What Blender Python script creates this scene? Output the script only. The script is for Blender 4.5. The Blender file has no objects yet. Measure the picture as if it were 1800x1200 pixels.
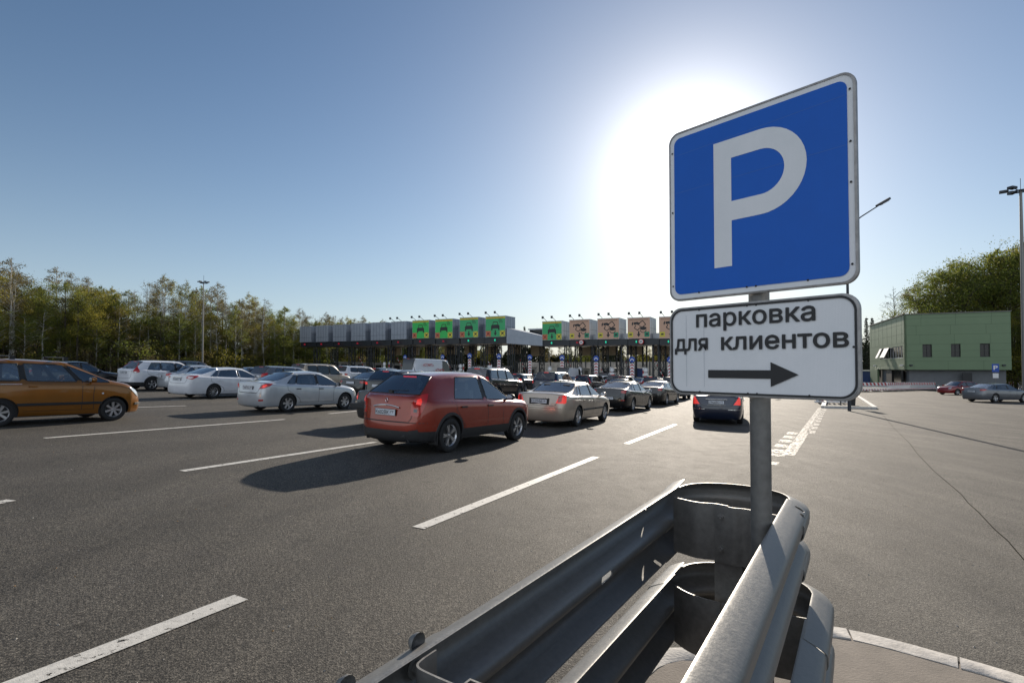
import bpy, bmesh, math, random
from mathutils import Vector, Matrix
from mathutils.bvhtree import BVHTree
R = math.radians
random.seed(7)
S = bpy.context.scene
COL = S.collection

# ------------------------------------------------------------------ camera, sky, sun, exposure
F_PX, CX, CY, CAM_H = 935.0, 900.0, 622.0, 1.70
PITCH = R(1.4)
cam_d = bpy.data.cameras.new('camera')
cam = bpy.data.objects.new('camera', cam_d); COL.objects.link(cam)
cam.location = (0, 0, CAM_H); cam.rotation_euler = (R(90) + PITCH, 0, 0)
cam_d.sensor_width = 36; cam_d.lens = F_PX / 1800 * 36
cam_d.shift_y = (CY - 600) / 1800
cam_d.clip_start = 0.05; cam_d.clip_end = 6000
S.camera = cam

SUN_AZ, SUN_EL = R(18.6), R(19.6)
w = bpy.data.worlds.new('World'); S.world = w; w.use_nodes = True
wn = w.node_tree.nodes; wl = w.node_tree.links
sky = wn.new('ShaderNodeTexSky'); sky.sky_type = 'NISHITA'; sky.sun_disc = False
sky.sun_elevation = SUN_EL; sky.sun_rotation = SUN_AZ
sky.altitude = 150; sky.air_density = 1.0; sky.dust_density = .25; sky.ozone_density = 2.5
bg = wn['Background']; bg.inputs['Strength'].default_value = 0.066
sky.dust_density = .35
# the bright aureole round the sun and a pale, hardly coloured horizon
gm_ = wn.new('ShaderNodeNewGeometry'); sxyz = wn.new('ShaderNodeSeparateXYZ'); wl.new(gm_.outputs['Incoming'], sxyz.inputs[0])
dt = wn.new('ShaderNodeVectorMath'); dt.operation = 'DOT_PRODUCT'; wl.new(gm_.outputs['Incoming'], dt.inputs[0])
dt.inputs[1].default_value = (-math.sin(SUN_AZ)*math.cos(SUN_EL), -math.cos(SUN_AZ)*math.cos(SUN_EL), -math.sin(SUN_EL))
def wmath(op, a, b=None, c=None):
    m = wn.new('ShaderNodeMath'); m.operation = op
    for i, v in enumerate((a, b, c)):
        if v is None: continue
        if isinstance(v, (int, float)): m.inputs[i].default_value = v
        else: wl.new(v, m.inputs[i])
    return m.outputs[0]
ang = wmath('ARCCOSINE', wmath('MINIMUM', dt.outputs['Value'], .99999))
g1 = wmath('MULTIPLY', wmath('EXPONENT', wmath('MULTIPLY', wmath('POWER', wmath('DIVIDE', ang, R(6.4)), 2.0), -1)), 10)
g2 = wmath('MULTIPLY', wmath('EXPONENT', wmath('DIVIDE', ang, -R(11.0))), 4.6)
# fill glow added to the unseen sky opposite the sun, lifting shaded faces
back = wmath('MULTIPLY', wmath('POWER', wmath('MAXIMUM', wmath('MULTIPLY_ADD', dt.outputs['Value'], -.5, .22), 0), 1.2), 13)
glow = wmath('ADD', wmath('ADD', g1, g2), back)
hs = wn.new('ShaderNodeHueSaturation'); hs.inputs['Saturation'].default_value = 1.08; wl.new(sky.outputs[0], hs.inputs['Color'])
hz = wmath('EXPONENT', wmath('MULTIPLY', wmath('ABSOLUTE', sxyz.outputs[2]), -6.5))
mxh = wn.new('ShaderNodeMix'); mxh.data_type = 'RGBA'; wl.new(wmath('MULTIPLY', hz, .85), mxh.inputs[0]); wl.new(hs.outputs[0], mxh.inputs[6]); mxh.inputs[7].default_value = (6.2, 7.2, 8.2, 1)
cg = wn.new('ShaderNodeCombineColor')
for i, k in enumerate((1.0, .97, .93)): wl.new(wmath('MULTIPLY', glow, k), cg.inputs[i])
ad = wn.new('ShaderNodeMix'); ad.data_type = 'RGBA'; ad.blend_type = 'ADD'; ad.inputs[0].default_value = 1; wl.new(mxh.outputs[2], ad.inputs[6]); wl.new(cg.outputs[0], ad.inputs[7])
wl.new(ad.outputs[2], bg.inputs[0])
sd = bpy.data.lights.new('sun', 'SUN'); sd.energy = 5.0; sd.angle = R(0.5); sd.color = (1, .89, .75)
sun = bpy.data.objects.new('sun', sd); COL.objects.link(sun)
sdir = Vector((math.sin(SUN_AZ)*math.cos(SUN_EL), math.cos(SUN_AZ)*math.cos(SUN_EL), math.sin(SUN_EL)))
sun.rotation_euler = sdir.to_track_quat('Z', 'Y').to_euler()
sun.location = (30, 80, 40)
S.view_settings.view_transform = 'Standard'; S.view_settings.look = 'None'
S.view_settings.exposure = 0.5; S.view_settings.gamma = 1.0
S.cycles.max_bounces = 8; S.cycles.transparent_max_bounces = 24
S.cycles.sample_clamp_indirect = 6

# ------------------------------------------------------------------ where things stand
def g(X, Y):
    "height of the ground: a crossfall to the right and a fall away from the camera"
    if X < -42: zc = .033*42 + .004*(-X-42)
    elif X < 8: zc = -.033*X
    elif X < 75: zc = -.264 - .012*(X-8)
    else: zc = -.264 - .012*67
    return .05 + zc - .010*max(-60, min(Y, 110))
def ray(x, y):
    d = Vector((x - CX, F_PX, -(y - CY)))
    d.rotate(Matrix.Rotation(PITCH, 3, 'X'))
    return d / d.y
def at(x, y, Y):
    r = ray(x, y); return Vector((r.x*Y, Y, CAM_H + r.z*Y))
def gp(x, y):
    r = ray(x, y); lo, hi = .3, 400.
    for _ in range(60):
        m = (lo+hi)/2
        if CAM_H + r.z*m > g(r.x*m, m): lo = m
        else: hi = m
    return Vector((r.x*lo, lo, g(r.x*lo, lo)))
def project(p):
    v = Vector((p[0], p[1], p[2]-CAM_H)); v.rotate(Matrix.Rotation(-PITCH, 3, 'X'))
    return (CX + F_PX*v.x/v.y, CY - F_PX*v.z/v.y)
LANE = R(27.2)
LU = Vector((math.sin(LANE), math.cos(LANE), 0)); LN = Vector((math.cos(LANE), -math.sin(LANE), 0))

# ------------------------------------------------------------------ tags
def tag(o, label=None, cat=None, group=None, kind=None):
    if label: o['label'] = label
    if cat: o['category'] = cat
    if group: o['group'] = group
    if kind: o['kind'] = kind
    return o
def empty(name, loc=(0, 0, 0), rz=0, mw=None, **k):
    o = bpy.data.objects.new(name, None); COL.objects.link(o); o.empty_display_size = .2
    if mw is not None: o.matrix_world = mw
    else: o.location = loc; o.rotation_euler = (0, 0, rz)
    return tag(o, **k)
def copy_tree(o, parent=None):
    c = o.copy(); COL.objects.link(c); c.parent = parent
    for ch in list(o.children): copy_tree(ch, c)
    return c

# ------------------------------------------------------------------ materials
def mat(name, col, rough=.5, metal=0., noise=0, nscale=20, bump=0, bscale=60, coat=0, spec=.5, col2=None, emit=None, estr=0, trans=0, rvar=0):
    m = bpy.data.materials.new(name); m.use_nodes = True
    n = m.node_tree.nodes; l = m.node_tree.links; b = n['Principled BSDF']
    b.inputs['Base Color'].default_value = (*col, 1); b.inputs['Roughness'].default_value = rough
    b.inputs['Metallic'].default_value = metal; b.inputs['Coat Weight'].default_value = coat
    b.inputs['Coat Roughness'].default_value = .04
    b.inputs['Specular IOR Level'].default_value = spec
    tc = n.new('ShaderNodeTexCoord')
    if noise:
        t = n.new('ShaderNodeTexNoise'); t.inputs['Scale'].default_value = nscale; t.inputs['Detail'].default_value = 6; t.inputs['Roughness'].default_value = .6
        l.new(tc.outputs['Object'], t.inputs['Vector'])
        r = n.new('ShaderNodeValToRGB'); c2 = col2 or tuple(c*(1-noise) for c in col)
        r.color_ramp.elements[0].position = .32; r.color_ramp.elements[1].position = .68
        r.color_ramp.elements[0].color = (*c2, 1); r.color_ramp.elements[1].color = (*col, 1)
        l.new(t.outputs[0], r.inputs[0]); l.new(r.outputs[0], b.inputs['Base Color'])
        if rvar:
            mr = n.new('ShaderNodeMapRange'); mr.inputs['To Min'].default_value = rough-rvar; mr.inputs['To Max'].default_value = rough+rvar
            l.new(t.outputs[0], mr.inputs[0]); l.new(mr.outputs[0], b.inputs['Roughness'])
    if bump:
        t2 = n.new('ShaderNodeTexNoise'); t2.inputs['Scale'].default_value = bscale; t2.inputs['Detail'].default_value = 4
        l.new(tc.outputs['Object'], t2.inputs['Vector'])
        bu = n.new('ShaderNodeBump'); bu.inputs['Strength'].default_value = bump; bu.inputs['Distance'].default_value = .01
        l.new(t2.outputs[0], bu.inputs['Height']); l.new(bu.outputs[0], b.inputs['Normal'])
    if emit:
        b.inputs['Emission Color'].default_value = (*emit, 1); b.inputs['Emission Strength'].default_value = estr
    return m

def paint(name, col, metal=.0, rough=.35, noise=.12):
    return mat(name, col, rough, metal, noise=noise, nscale=3, coat=.9, spec=.4, bump=0)

def glass_mat(name, tint, extra=.02):
    m = bpy.data.materials.new(name); m.use_nodes = True
    n = m.node_tree.nodes; l = m.node_tree.links; n.remove(n['Principled BSDF'])
    tr = n.new('ShaderNodeBsdfTransparent'); tr.inputs[0].default_value = (*tint, 1)
    gl = n.new('ShaderNodeBsdfGlossy'); gl.inputs['Roughness'].default_value = .015; gl.inputs[0].default_value = (.95, .97, 1, 1)
    fr = n.new('ShaderNodeFresnel'); fr.inputs[0].default_value = 1.55
    mr = n.new('ShaderNodeMath'); mr.operation = 'ADD'; mr.use_clamp = True; mr.inputs[1].default_value = extra
    mx = n.new('ShaderNodeMixShader'); l.new(fr.outputs[0], mr.inputs[0]); l.new(mr.outputs[0], mx.inputs[0])
    l.new(tr.outputs[0], mx.inputs[1]); l.new(gl.outputs[0], mx.inputs[2]); l.new(mx.outputs[0], n['Material Output'].inputs[0])
    return m

def leaf_mat(name, cols, trans=.35):
    m = bpy.data.materials.new(name); m.use_nodes = True
    n = m.node_tree.nodes; l = m.node_tree.links; b = n['Principled BSDF']; b.inputs['Roughness'].default_value = .6
    b.inputs['Specular IOR Level'].default_value = .25
    ge = n.new('ShaderNodeNewGeometry'); r = n.new('ShaderNodeValToRGB')
    e = r.color_ramp.elements; e[0].color = (*cols[0], 1); e[1].color = (*cols[-1], 1)
    for i, c in enumerate(cols[1:-1]):
        x = e.new((i+1)/(len(cols)-1)); x.color = (*c, 1)
    oi = n.new('ShaderNodeObjectInfo'); mm = n.new('ShaderNodeMath'); mm.operation = 'MULTIPLY_ADD'; mm.inputs[1].default_value = .75
    mo = n.new('ShaderNodeMath'); mo.operation = 'MULTIPLY'; mo.inputs[1].default_value = .25
    l.new(oi.outputs['Random'], mo.inputs[0]); l.new(ge.outputs['Random Per Island'], mm.inputs[0]); l.new(mo.outputs[0], mm.inputs[2])
    l.new(mm.outputs[0], r.inputs[0]); l.new(r.outputs[0], b.inputs['Base Color'])
    t = n.new('ShaderNodeBsdfTranslucent'); l.new(r.outputs[0], t.inputs[0])
    mx = n.new('ShaderNodeMixShader'); mx.inputs[0].default_value = trans
    l.new(b.outputs[0], mx.inputs[1]); l.new(t.outputs[0], mx.inputs[2]); l.new(mx.outputs[0], n['Material Output'].inputs[0])
    return m

# ------------------------------------------------------------------ mesh builder
class MB:
    def __init__(s): s.v = []; s.f = []; s.mi = []
    def add(s, vs, fs, mi=0, M=None):
        b = len(s.v)
        for v in vs:
            v = Vector(v); s.v.append(tuple(M @ v) if M is not None else tuple(v))
        for f in fs: s.f.append([b+i for i in f]); s.mi.append(mi)
        return s
    def box(s, c, d, mi=0, M=None, rz=0):
        x, y, z = (k/2 for k in d)
        vs = [Vector(p) for p in ((-x,-y,-z),(x,-y,-z),(x,y,-z),(-x,y,-z),(-x,-y,z),(x,-y,z),(x,y,z),(-x,y,z))]
        if rz: vs = [Matrix.Rotation(rz, 3, 'Z') @ v for v in vs]
        vs = [v + Vector(c) for v in vs]
        return s.add(vs, [(0,3,2,1),(4,5,6,7),(0,1,5,4),(1,2,6,5),(2,3,7,6),(3,0,4,7)], mi, M)
    def prism(s, poly, a, b, mi=0, M=None, mi_side=None):
        "poly in local XY, extruded from z=a to z=b"
        n = len(poly)
        s.add([(p[0], p[1], a) for p in poly] + [(p[0], p[1], b) for p in poly], [tuple(range(n-1, -1, -1)), tuple(range(n, 2*n))], mi, M)
        s.add([(p[0], p[1], a) for p in poly] + [(p[0], p[1], b) for p in poly], [(i, (i+1) % n, n+(i+1) % n, n+i) for i in range(n)], mi if mi_side is None else mi_side, M)
        return s
    def tube(s, pts, r, n=8, mi=0, M=None, cap=True):
        pts = [Vector(p) for p in pts]; rs = r if isinstance(r, (list, tuple)) else [r]*len(pts)
        rings = []; up = None
        for i, p in enumerate(pts):
            t = (pts[min(i+1, len(pts)-1)] - pts[max(i-1, 0)]).normalized()
            if up is None:
                up = Vector((0, 0, 1)) if abs(t.z) < .9 else Vector((1, 0, 0))
            a = t.cross(up).normalized(); bb = a.cross(t).normalized(); up = bb
            rings.append([p + (a*math.cos(k*2*math.pi/n) + bb*math.sin(k*2*math.pi/n))*rs[i] for k in range(n)])
        vs = [v for q in rings for v in q]; fs = []
        for i in range(len(pts)-1):
            for k in range(n): fs.append((i*n+k, i*n+(k+1) % n, (i+1)*n+(k+1) % n, (i+1)*n+k))
        if cap: fs.append(tuple(range(n-1, -1, -1))); fs.append(tuple((len(pts)-1)*n+k for k in range(n)))
        return s.add(vs, fs, mi, M)
    def lathe(s, prof, n=24, mi=0, M=None, close=False):
        "prof: (r, z) round local Z"
        vs = []; fs = []
        for r, z in prof:
            for k in range(n): a = 2*math.pi*k/n; vs.append((r*math.cos(a), r*math.sin(a), z))
        m = len(prof)
        for i in range(m if close else m-1):
            j = (i+1) % m
            for k in range(n): fs.append((i*n+k, i*n+(k+1) % n, j*n+(k+1) % n, j*n+k))
        return s.add(vs, fs, mi, M)
    def mesh(s, name, mats):
        me = bpy.data.meshes.new(name); me.from_pydata(s.v, [], s.f)
        for m in (mats if isinstance(mats, (list, tuple)) else [mats]): me.materials.append(m)
        me.polygons.foreach_set('material_index', s.mi); me.update(); return me
    def build(s, name, mats, parent=None, loc=None, rot=None, smooth=None, bevel=0, norm=True, **k):
        me = s.mesh(name, mats)
        if norm or bevel:
            bm = bmesh.new(); bm.from_mesh(me)
            if bevel:
                bmesh.ops.remove_doubles(bm, verts=bm.verts, dist=1e-5)
                bmesh.ops.recalc_face_normals(bm, faces=bm.faces)
                es = [e for e in bm.edges if len(e.link_faces) == 2 and e.calc_face_angle(0) > R(30)]
                bmesh.ops.bevel(bm, geom=es, offset=bevel, segments=2, profile=.7, affect='EDGES', clamp_overlap=True)
            bmesh.ops.recalc_face_normals(bm, faces=bm.faces); bm.to_mesh(me); bm.free()
        o = bpy.data.objects.new(name, me); COL.objects.link(o)
        if parent: o.parent = parent
        if loc is not None: o.location = loc
        if rot is not None: o.rotation_euler = rot
        if smooth: shade(me, smooth)
        return tag(o, **k)
def shade(me, ang=35):
    me.polygons.foreach_set('use_smooth', [True]*len(me.polygons)); me.set_sharp_from_angle(angle=R(ang))

_sc2 = bpy.data.scenes.new('eval')
def evaluated(o):
    "a mesh with the modifiers of o applied (o is linked nowhere else)"
    _sc2.collection.objects.link(o)
    _sc2.view_layers[0].update(); dg = _sc2.view_layers[0].depsgraph
    me = bpy.data.meshes.new_from_object(o.evaluated_get(dg))
    _sc2.collection.objects.unlink(o); return me
def text_verts(body, bold=0., spacing=1.):
    "flat text as triangles: (verts, faces, width, ymin, ymax)"
    c = bpy.data.curves.new('t', 'FONT'); c.body = body; c.offset = 0; c.resolution_u = 3; c.space_character = spacing
    o = bpy.data.objects.new('t', c); me = evaluated(o)
    v = [x.co.copy() for x in me.vertices]; f = [tuple(p.vertices) for p in me.polygons]
    bpy.data.objects.remove(o); bpy.data.curves.remove(c); bpy.data.meshes.remove(me)
    for i, ch in enumerate(body):          # the font draws this letter from overlapping strokes that would cancel out
        if ch != 'н': continue
        c = bpy.data.curves.new('t', 'FONT'); c.body = body[:i+1]; o = bpy.data.objects.new('t', c); me = evaluated(o); mx = max(q.co.x for q in me.vertices)
        bpy.data.objects.remove(o); bpy.data.curves.remove(c); bpy.data.meshes.remove(me)
        bad = {k for k, q in enumerate(v) if mx-.4345 < q.x < mx+.0005}; f = [t for t in f if not (set(t) & bad)]
        for x0, x1, y0, y1 in ((mx-.434, mx-.346, 0, .542), (mx-.088, mx, 0, .542), (mx-.346, mx-.088, .238, .319)):
            n0 = len(v); v += [Vector((x0, y0, 0)), Vector((x1, y0, 0)), Vector((x1, y1, 0)), Vector((x0, y1, 0))]; f.append((n0, n0+1, n0+2, n0+3))
    x0 = min(q.x for q in v); x1 = max(q.x for q in v)
    return [Vector((q.x-x0, q.y, 0)) for q in v], f, x1-x0, min(q.y for q in v), max(q.y for q in v)
def put_text(mb, body, M, width, height=None, bold=0., mi=0, spacing=1., cap=.73):
    "text whose box starts at M's origin, X to the right, Y up; height = cap height"
    v, f, wd, y0, y1 = text_verts(body, bold, spacing)
    sx = width/wd; sy = (height/cap) if height else sx
    for k, (dx, dy) in enumerate(((0, 0),) + (((-bold, 0), (bold, 0), (0, bold), (0, -bold), (bold*.7, bold*.7), (-bold*.7, bold*.7), (bold*.7, -bold*.7), (-bold*.7, -bold*.7)) if bold else ())):
        mb.add([((q.x+dx)*sx, (q.y+dy)*sy, k*.00006) for q in v], f, mi, M)

ML = {}
ML['galv'] = mat('galvanised steel', (.21, .208, .20), .48, .5, noise=.18, nscale=45, bump=.08, bscale=120, rvar=.12)
ML['galvd'] = mat('weathered galvanised steel', (.20, .197, .19), .5, .45, noise=.28, nscale=30, bump=.1, bscale=90, rvar=.1)
ML['rimg'] = mat('sign rim', (.42, .41, .40), .5, .3, noise=.4, nscale=25)
ML['black'] = mat('black plastic', (.012, .012, .013), .5)
ML['bplas'] = mat('dark grey plastic', (.025, .026, .028), .6, noise=.3, nscale=15)
ML['rubber'] = mat('rubber', (.016, .016, .017), .75, noise=.4, nscale=30, bump=.2, bscale=80)
ML['rim'] = mat('alloy', (.55, .56, .58), .28, .8, noise=.15, nscale=12)
ML['rimd'] = mat('dark alloy', (.16, .16, .17), .35, .7)
ML['chrome'] = mat('chrome', (.75, .76, .78), .12, 1)
ML['redl'] = mat('red lamp lens', (.42, .012, .010), .12, coat=.8)
ML['redlit'] = mat('lit brake lamp', (.55, .012, .008), .2, emit=(1, .03, .01), estr=.35, coat=.6)
ML['clear'] = mat('clear lamp lens', (.55, .57, .6), .08, .3, coat=1)
ML['white'] = mat('white enamel', (.72, .73, .74), .4, noise=.1, nscale=14)
ML['plate'] = mat('plate', (.62, .65, .7), .4)
ML['ink'] = mat('black ink', (.02, .02, .022), .5)
ML['seat'] = mat('seat cloth', (.05, .05, .055), .9, noise=.3, nscale=40)
ML['seatl'] = mat('grey seat cloth', (.16, .16, .165), .9, noise=.3, nscale=40)
ML['skin'] = mat('skin', (.5, .3, .22), .5)
ML['hair'] = mat('hair', (.03, .02, .015), .6)
ML['shirt'] = mat('dark shirt', (.04, .05, .07), .85)
ML['orange'] = mat('orange lens', (.8, .25, .03), .2)
ML['glass'] = glass_mat('car glass', (.80, .86, .87), .13)
ML['glassd'] = glass_mat('tinted car glass', (.16, .18, .20), .03)
ML['gcol'] = mat('dark window band', (.008, .008, .009), .15, coat=.6)
# ------------------------------------------------------------------ ground, road, markings, island
def asphalt():
    m = bpy.data.materials.new('asphalt'); m.use_nodes = True
    n = m.node_tree.nodes; l = m.node_tree.links; b = n['Principled BSDF']
    tc = n.new('ShaderNodeTexCoord')
    def noise(sc, det=4, rough=.6, map_=None):
        t = n.new('ShaderNodeTexNoise'); t.inputs['Scale'].default_value = sc; t.inputs['Detail'].default_value = det; t.inputs['Roughness'].default_value = rough
        l.new((map_ or tc).outputs[0 if map_ else 'Object'], t.inputs['Vector']); return t
    def ramp(src, p0, c0, p1, c1):
        r = n.new('ShaderNodeValToRGB'); e = r.color_ramp.elements
        e[0].position = p0; e[0].color = (*c0, 1); e[1].position = p1; e[1].color = (*c1, 1); l.new(src, r.inputs[0]); return r
    def mix(a, bb, fac, mode='MIX'):
        x = n.new('ShaderNodeMix'); x.data_type = 'RGBA'; x.blend_type = mode
        if isinstance(fac, float): x.inputs[0].default_value = fac
        else: l.new(fac, x.inputs[0])
        l.new(a, x.inputs[6]); l.new(bb, x.inputs[7]); return x.outputs[2]
    vor = n.new('ShaderNodeTexVoronoi'); vor.inputs['Scale'].default_value = 95; l.new(tc.outputs['Object'], vor.inputs['Vector'])
    grain = noise(120, 3, .75); big = noise(.35, 5, .6); mid = noise(3.0, 5, .65)
    sep = n.new('ShaderNodeSeparateColor'); l.new(vor.outputs['Color'], sep.inputs[0])
    stones = ramp(sep.outputs[0], .0, (.016, .0155, .015), .95, (.115, .108, .096))
    gcol = ramp(grain.outputs[0], .43, (.008, .008, .008), .60, (.135, .126, .112))
    base = mix(stones.outputs[0], gcol.outputs[0], .5)
    bigr = ramp(big.outputs[0], .3, (.82, .82, .83), .7, (1.12, 1.10, 1.07))
    midr = ramp(mid.outputs[0], .3, (.80, .80, .81), .7, (1.14, 1.13, 1.11))
    base = mix(base, bigr.outputs[0], 1.0, 'MULTIPLY'); base = mix(base, midr.outputs[0], 1.0, 'MULTIPLY')
    # dust streaked along the driving direction on the right hand apron
    mp = n.new('ShaderNodeMapping'); mp.inputs['Rotation'].default_value = (0, 0, R(27.2)); mp.inputs['Scale'].default_value = (.9, .22, 1)
    l.new(tc.outputs['Object'], mp.inputs[0]); st = noise(1.6, 6, .65, mp)
    dust = ramp(st.outputs[0], .42, (0, 0, 0), .72, (1, 1, 1))
    sx = n.new('ShaderNodeSeparateXYZ'); l.new(tc.outputs['Object'], sx.inputs[0])
    mr = n.new('ShaderNodeMapRange'); mr.inputs['From Min'].default_value = -9; mr.inputs['From Max'].default_value = 5; mr.inputs['To Min'].default_value = .0; mr.inputs['To Max'].default_value = .42
    l.new(sx.outputs[0], mr.inputs[0])
    mu = n.new('ShaderNodeMath'); mu.operation = 'MULTIPLY'; l.new(dust.outputs[0], mu.inputs[0]); l.new(mr.outputs[0], mu.inputs[1])
    dc = n.new('ShaderNodeRGB'); dc.outputs[0].default_value = (.20, .185, .16, 1)
    base = mix(base, dc.outputs[0], mu.outputs[0])
    peb = noise(52, 3, .75); pr = ramp(peb.outputs[0], .44, (.48, .48, .48), .58, (1.55, 1.53, 1.49)); base = mix(base, pr.outputs[0], 1.0, 'MULTIPLY')
    fg = noise(105, 2, .8); fr_ = ramp(fg.outputs[0], .42, (.55, .55, .55), .60, (1.5, 1.49, 1.46)); base = mix(base, fr_.outputs[0], 1.0, 'MULTIPLY')
    # wheel tracks and oil drips down the middle of every lane
    mp2 = n.new('ShaderNodeMapping'); mp2.inputs['Rotation'].default_value = (0, 0, R(27.2)); l.new(tc.outputs['Object'], mp2.inputs[0])
    s2 = n.new('ShaderNodeSeparateXYZ'); l.new(mp2.outputs[0], s2.inputs[0])
    wv = n.new('ShaderNodeMath'); wv.operation = 'MULTIPLY'; wv.inputs[1].default_value = 2*math.pi/2.45; l.new(s2.outputs[0], wv.inputs[0])
    sn = n.new('ShaderNodeMath'); sn.operation = 'SINE'; l.new(wv.outputs[0], sn.inputs[0])
    tr = n.new('ShaderNodeMapRange'); tr.inputs['From Min'].default_value = -1; tr.inputs['To Min'].default_value = .88; tr.inputs['To Max'].default_value = 1.05; l.new(sn.outputs[0], tr.inputs[0])
    mv = n.new('ShaderNodeVectorMath'); mv.operation = 'SCALE'; l.new(base, mv.inputs[0]); l.new(tr.outputs[0], mv.inputs['Scale']); base = mv.outputs[0]
    dv_ = n.new('ShaderNodeTexVoronoi'); dv_.inputs['Scale'].default_value = 1.6; l.new(tc.outputs['Object'], dv_.inputs['Vector'])
    dr = ramp(dv_.outputs['Distance'], .045, (.45, .44, .43), .10, (1, 1, 1)); base = mix(base, dr.outputs[0], .8, 'MULTIPLY')
    l.new(base, b.inputs['Base Color'])
    rr = n.new('ShaderNodeMapRange'); rr.inputs['To Min'].default_value = .72; rr.inputs['To Max'].default_value = .88
    l.new(mid.outputs[0], rr.inputs[0]); l.new(rr.outputs[0], b.inputs['Roughness'])
    b.inputs['Specular IOR Level'].default_value = .26
    bu = n.new('ShaderNodeBump'); bu.inputs['Strength'].default_value = .9; bu.inputs['Distance'].default_value = .008
    l.new(grain.outputs[0], bu.inputs['Height'])
    bu2 = n.new('ShaderNodeBump'); bu2.inputs['Strength'].default_value = .6; bu2.inputs['Distance'].default_value = .005
    l.new(vor.outputs['Distance'], bu2.inputs['Height']); l.new(bu.outputs[0], bu2.inputs['Normal'])
    l.new(bu2.outputs[0], b.inputs['Normal'])
    return m
ML['asphalt'] = asphalt()
ML['soil'] = mat('forest soil and grass', (.045, .05, .018), .95, noise=.5, nscale=.8, col2=(.05, .035, .02), spec=.1)
def worn_paint(name, thr, col=(.62, .60, .55)):
    m = mat(name, col, .6, noise=.25, nscale=30, bump=.25, bscale=150, col2=tuple(c*.72 for c in col))
    n = m.node_tree.nodes; l = m.node_tree.links
    t = n.new('ShaderNodeTexNoise'); t.inputs['Scale'].default_value = 13; t.inputs['Detail'].default_value = 9; t.inputs['Roughness'].default_value = .75
    tc = n.new('ShaderNodeTexCoord'); l.new(tc.outputs['Object'], t.inputs['Vector'])
    r = n.new('ShaderNodeValToRGB'); r.color_ramp.elements[0].position = thr; r.color_ramp.elements[1].position = thr+.05
    l.new(t.outputs[0], r.inputs[0]); l.new(r.outputs[0], n['Principled BSDF'].inputs['Alpha']); return m
ML['paint'] = worn_paint('road paint', .38)
ML['paintold'] = worn_paint('old road paint', .47, (.40, .38, .34))
ML['kerb'] = mat('kerb stone', (.52, .49, .45), .8, noise=.35, nscale=14, bump=.4, bscale=50)
ML['fill'] = mat('island screed', (.21, .18, .15), .9, noise=.35, nscale=5, bump=.3, bscale=70)

def drape(xs, ys, dz, name, m):
    vs = [(x, y, g(x, y)+dz) for y in ys for x in xs]; nx = len(xs)
    fs = [(j*nx+i, j*nx+i+1, (j+1)*nx+i+1, (j+1)*nx+i) for j in range(len(ys)-1) for i in range(nx-1)]
    return MB().add(vs, fs).build(name, m, norm=False, kind='structure')
drape([-2500, -900, -300, -120, -60, -42, -25, -10, 0, 8, 20, 40, 75, 120, 300, 900, 2500],
      [-60, -20, 0, 20, 60, 110, 200, 500, 1200, 3500], -.03, 'ground', ML['soil'])
road = drape([-47, -42, -30, -15, -5, 0, 8, 20, 40, 75, 95], [-25, 0, 10, 20, 40, 60, 85, 110, 150], 0, 'road', ML['asphalt'])
# the forest edge cuts the asphalt on the left: a grass verge over it, stepped up behind a kerb
mb = MB()
e0 = Vector((-58, 50, 0)); e1 = Vector((-22, 150, 0))
ed = (e1-e0).normalized(); en = Vector((-ed.y, ed.x, 0))
vs = []; fs = []
for i in range(21):
    p = e0 + ed*(i*6.0 - 8)
    for k in range(7):
        q = p + en*(k*8.0); vs.append((q.x, q.y, g(q.x, q.y) + (.10 if k == 0 else .16)))
for i in range(20):
    for k in range(6): a = i*7+k; fs.append((a, a+7, a+8, a+1))
mb.add(vs, fs); mb.build('verge', ML['soil'], norm=False, kind='structure')

def strip(mb, p, q, wd, dz=.006, step=.5):
    d = (q-p); d.z = 0; L = d.length; d.normalize(); nn = Vector((d.y, -d.x, 0))*wd/2
    n = max(1, int(L/step)); vs = []; fs = []
    for i in range(n+1):
        c = p + d*(L*i/n)
        for s in (-1, 1): v = c + nn*s; vs.append((v.x, v.y, g(v.x, v.y)+dz))
    for i in range(n): fs.append((2*i, 2*i+1, 2*i+3, 2*i+2))
    mb.add(vs, fs)
mb = MB()
for a, b, wd in (((-80, 1246), (424, 1050), .15), ((735, 928), (1048, 803), .15), ((1101, 780), (1187, 746), .15),
              ((320, 828), (660, 777), .15), ((78, 770), (500, 737), .15), ((-260, 935), (20, 879), .15),
              ((236, 716), (327, 713), .15), ((578, 727), (640, 721), .15), ((300, 703), (336, 701), .13), ((-90, 795), (-300, 818), .15),
              ((600, 703), (628, 701), .13), ((470, 669), (520, 666), .12)):
    strip(mb, gp(*a), gp(*b), wd)
mb.build('road_markings', ML['paint'], norm=False, kind='structure')
# old rumble marking by the apron: a solid band and two rows of blocks
mb = MB()
A = gp(1385, 800); B = gp(1443, 717); strip(mb, A, B, .26, step=.6)
def blocks(a, b, n, wd, fill=.6):
    a = gp(*a); b = gp(*b)
    for i in range(n): strip(mb, a.lerp(b, i/n), a.lerp(b, (i+fill)/n), wd, step=2)
blocks((1362, 796), (1396, 757), 5, .30); blocks((1424, 762), (1450, 716), 10, .25)
blocks((1352, 816), (1375, 790), 2, .3, .3)
mb.build('faded_marking', ML['paintold'], norm=False, kind='structure')
mb = MB()
ps = [(1553, 730), (1571, 752), (1600, 780), (1612, 797), (1640, 826), (1668, 850), (1690, 869), (1702, 884), (1720, 900), (1748, 930), (1772, 951), (1800, 984), (1830, 1010)]
for a, b in zip(ps, ps[1:]): strip(mb, gp(*a), gp(*b), .010, .004, step=.2)
mb.build('road_crack', mat('open crack', (.006, .006, .006), 1, spec=0), norm=False, kind='structure')

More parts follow.
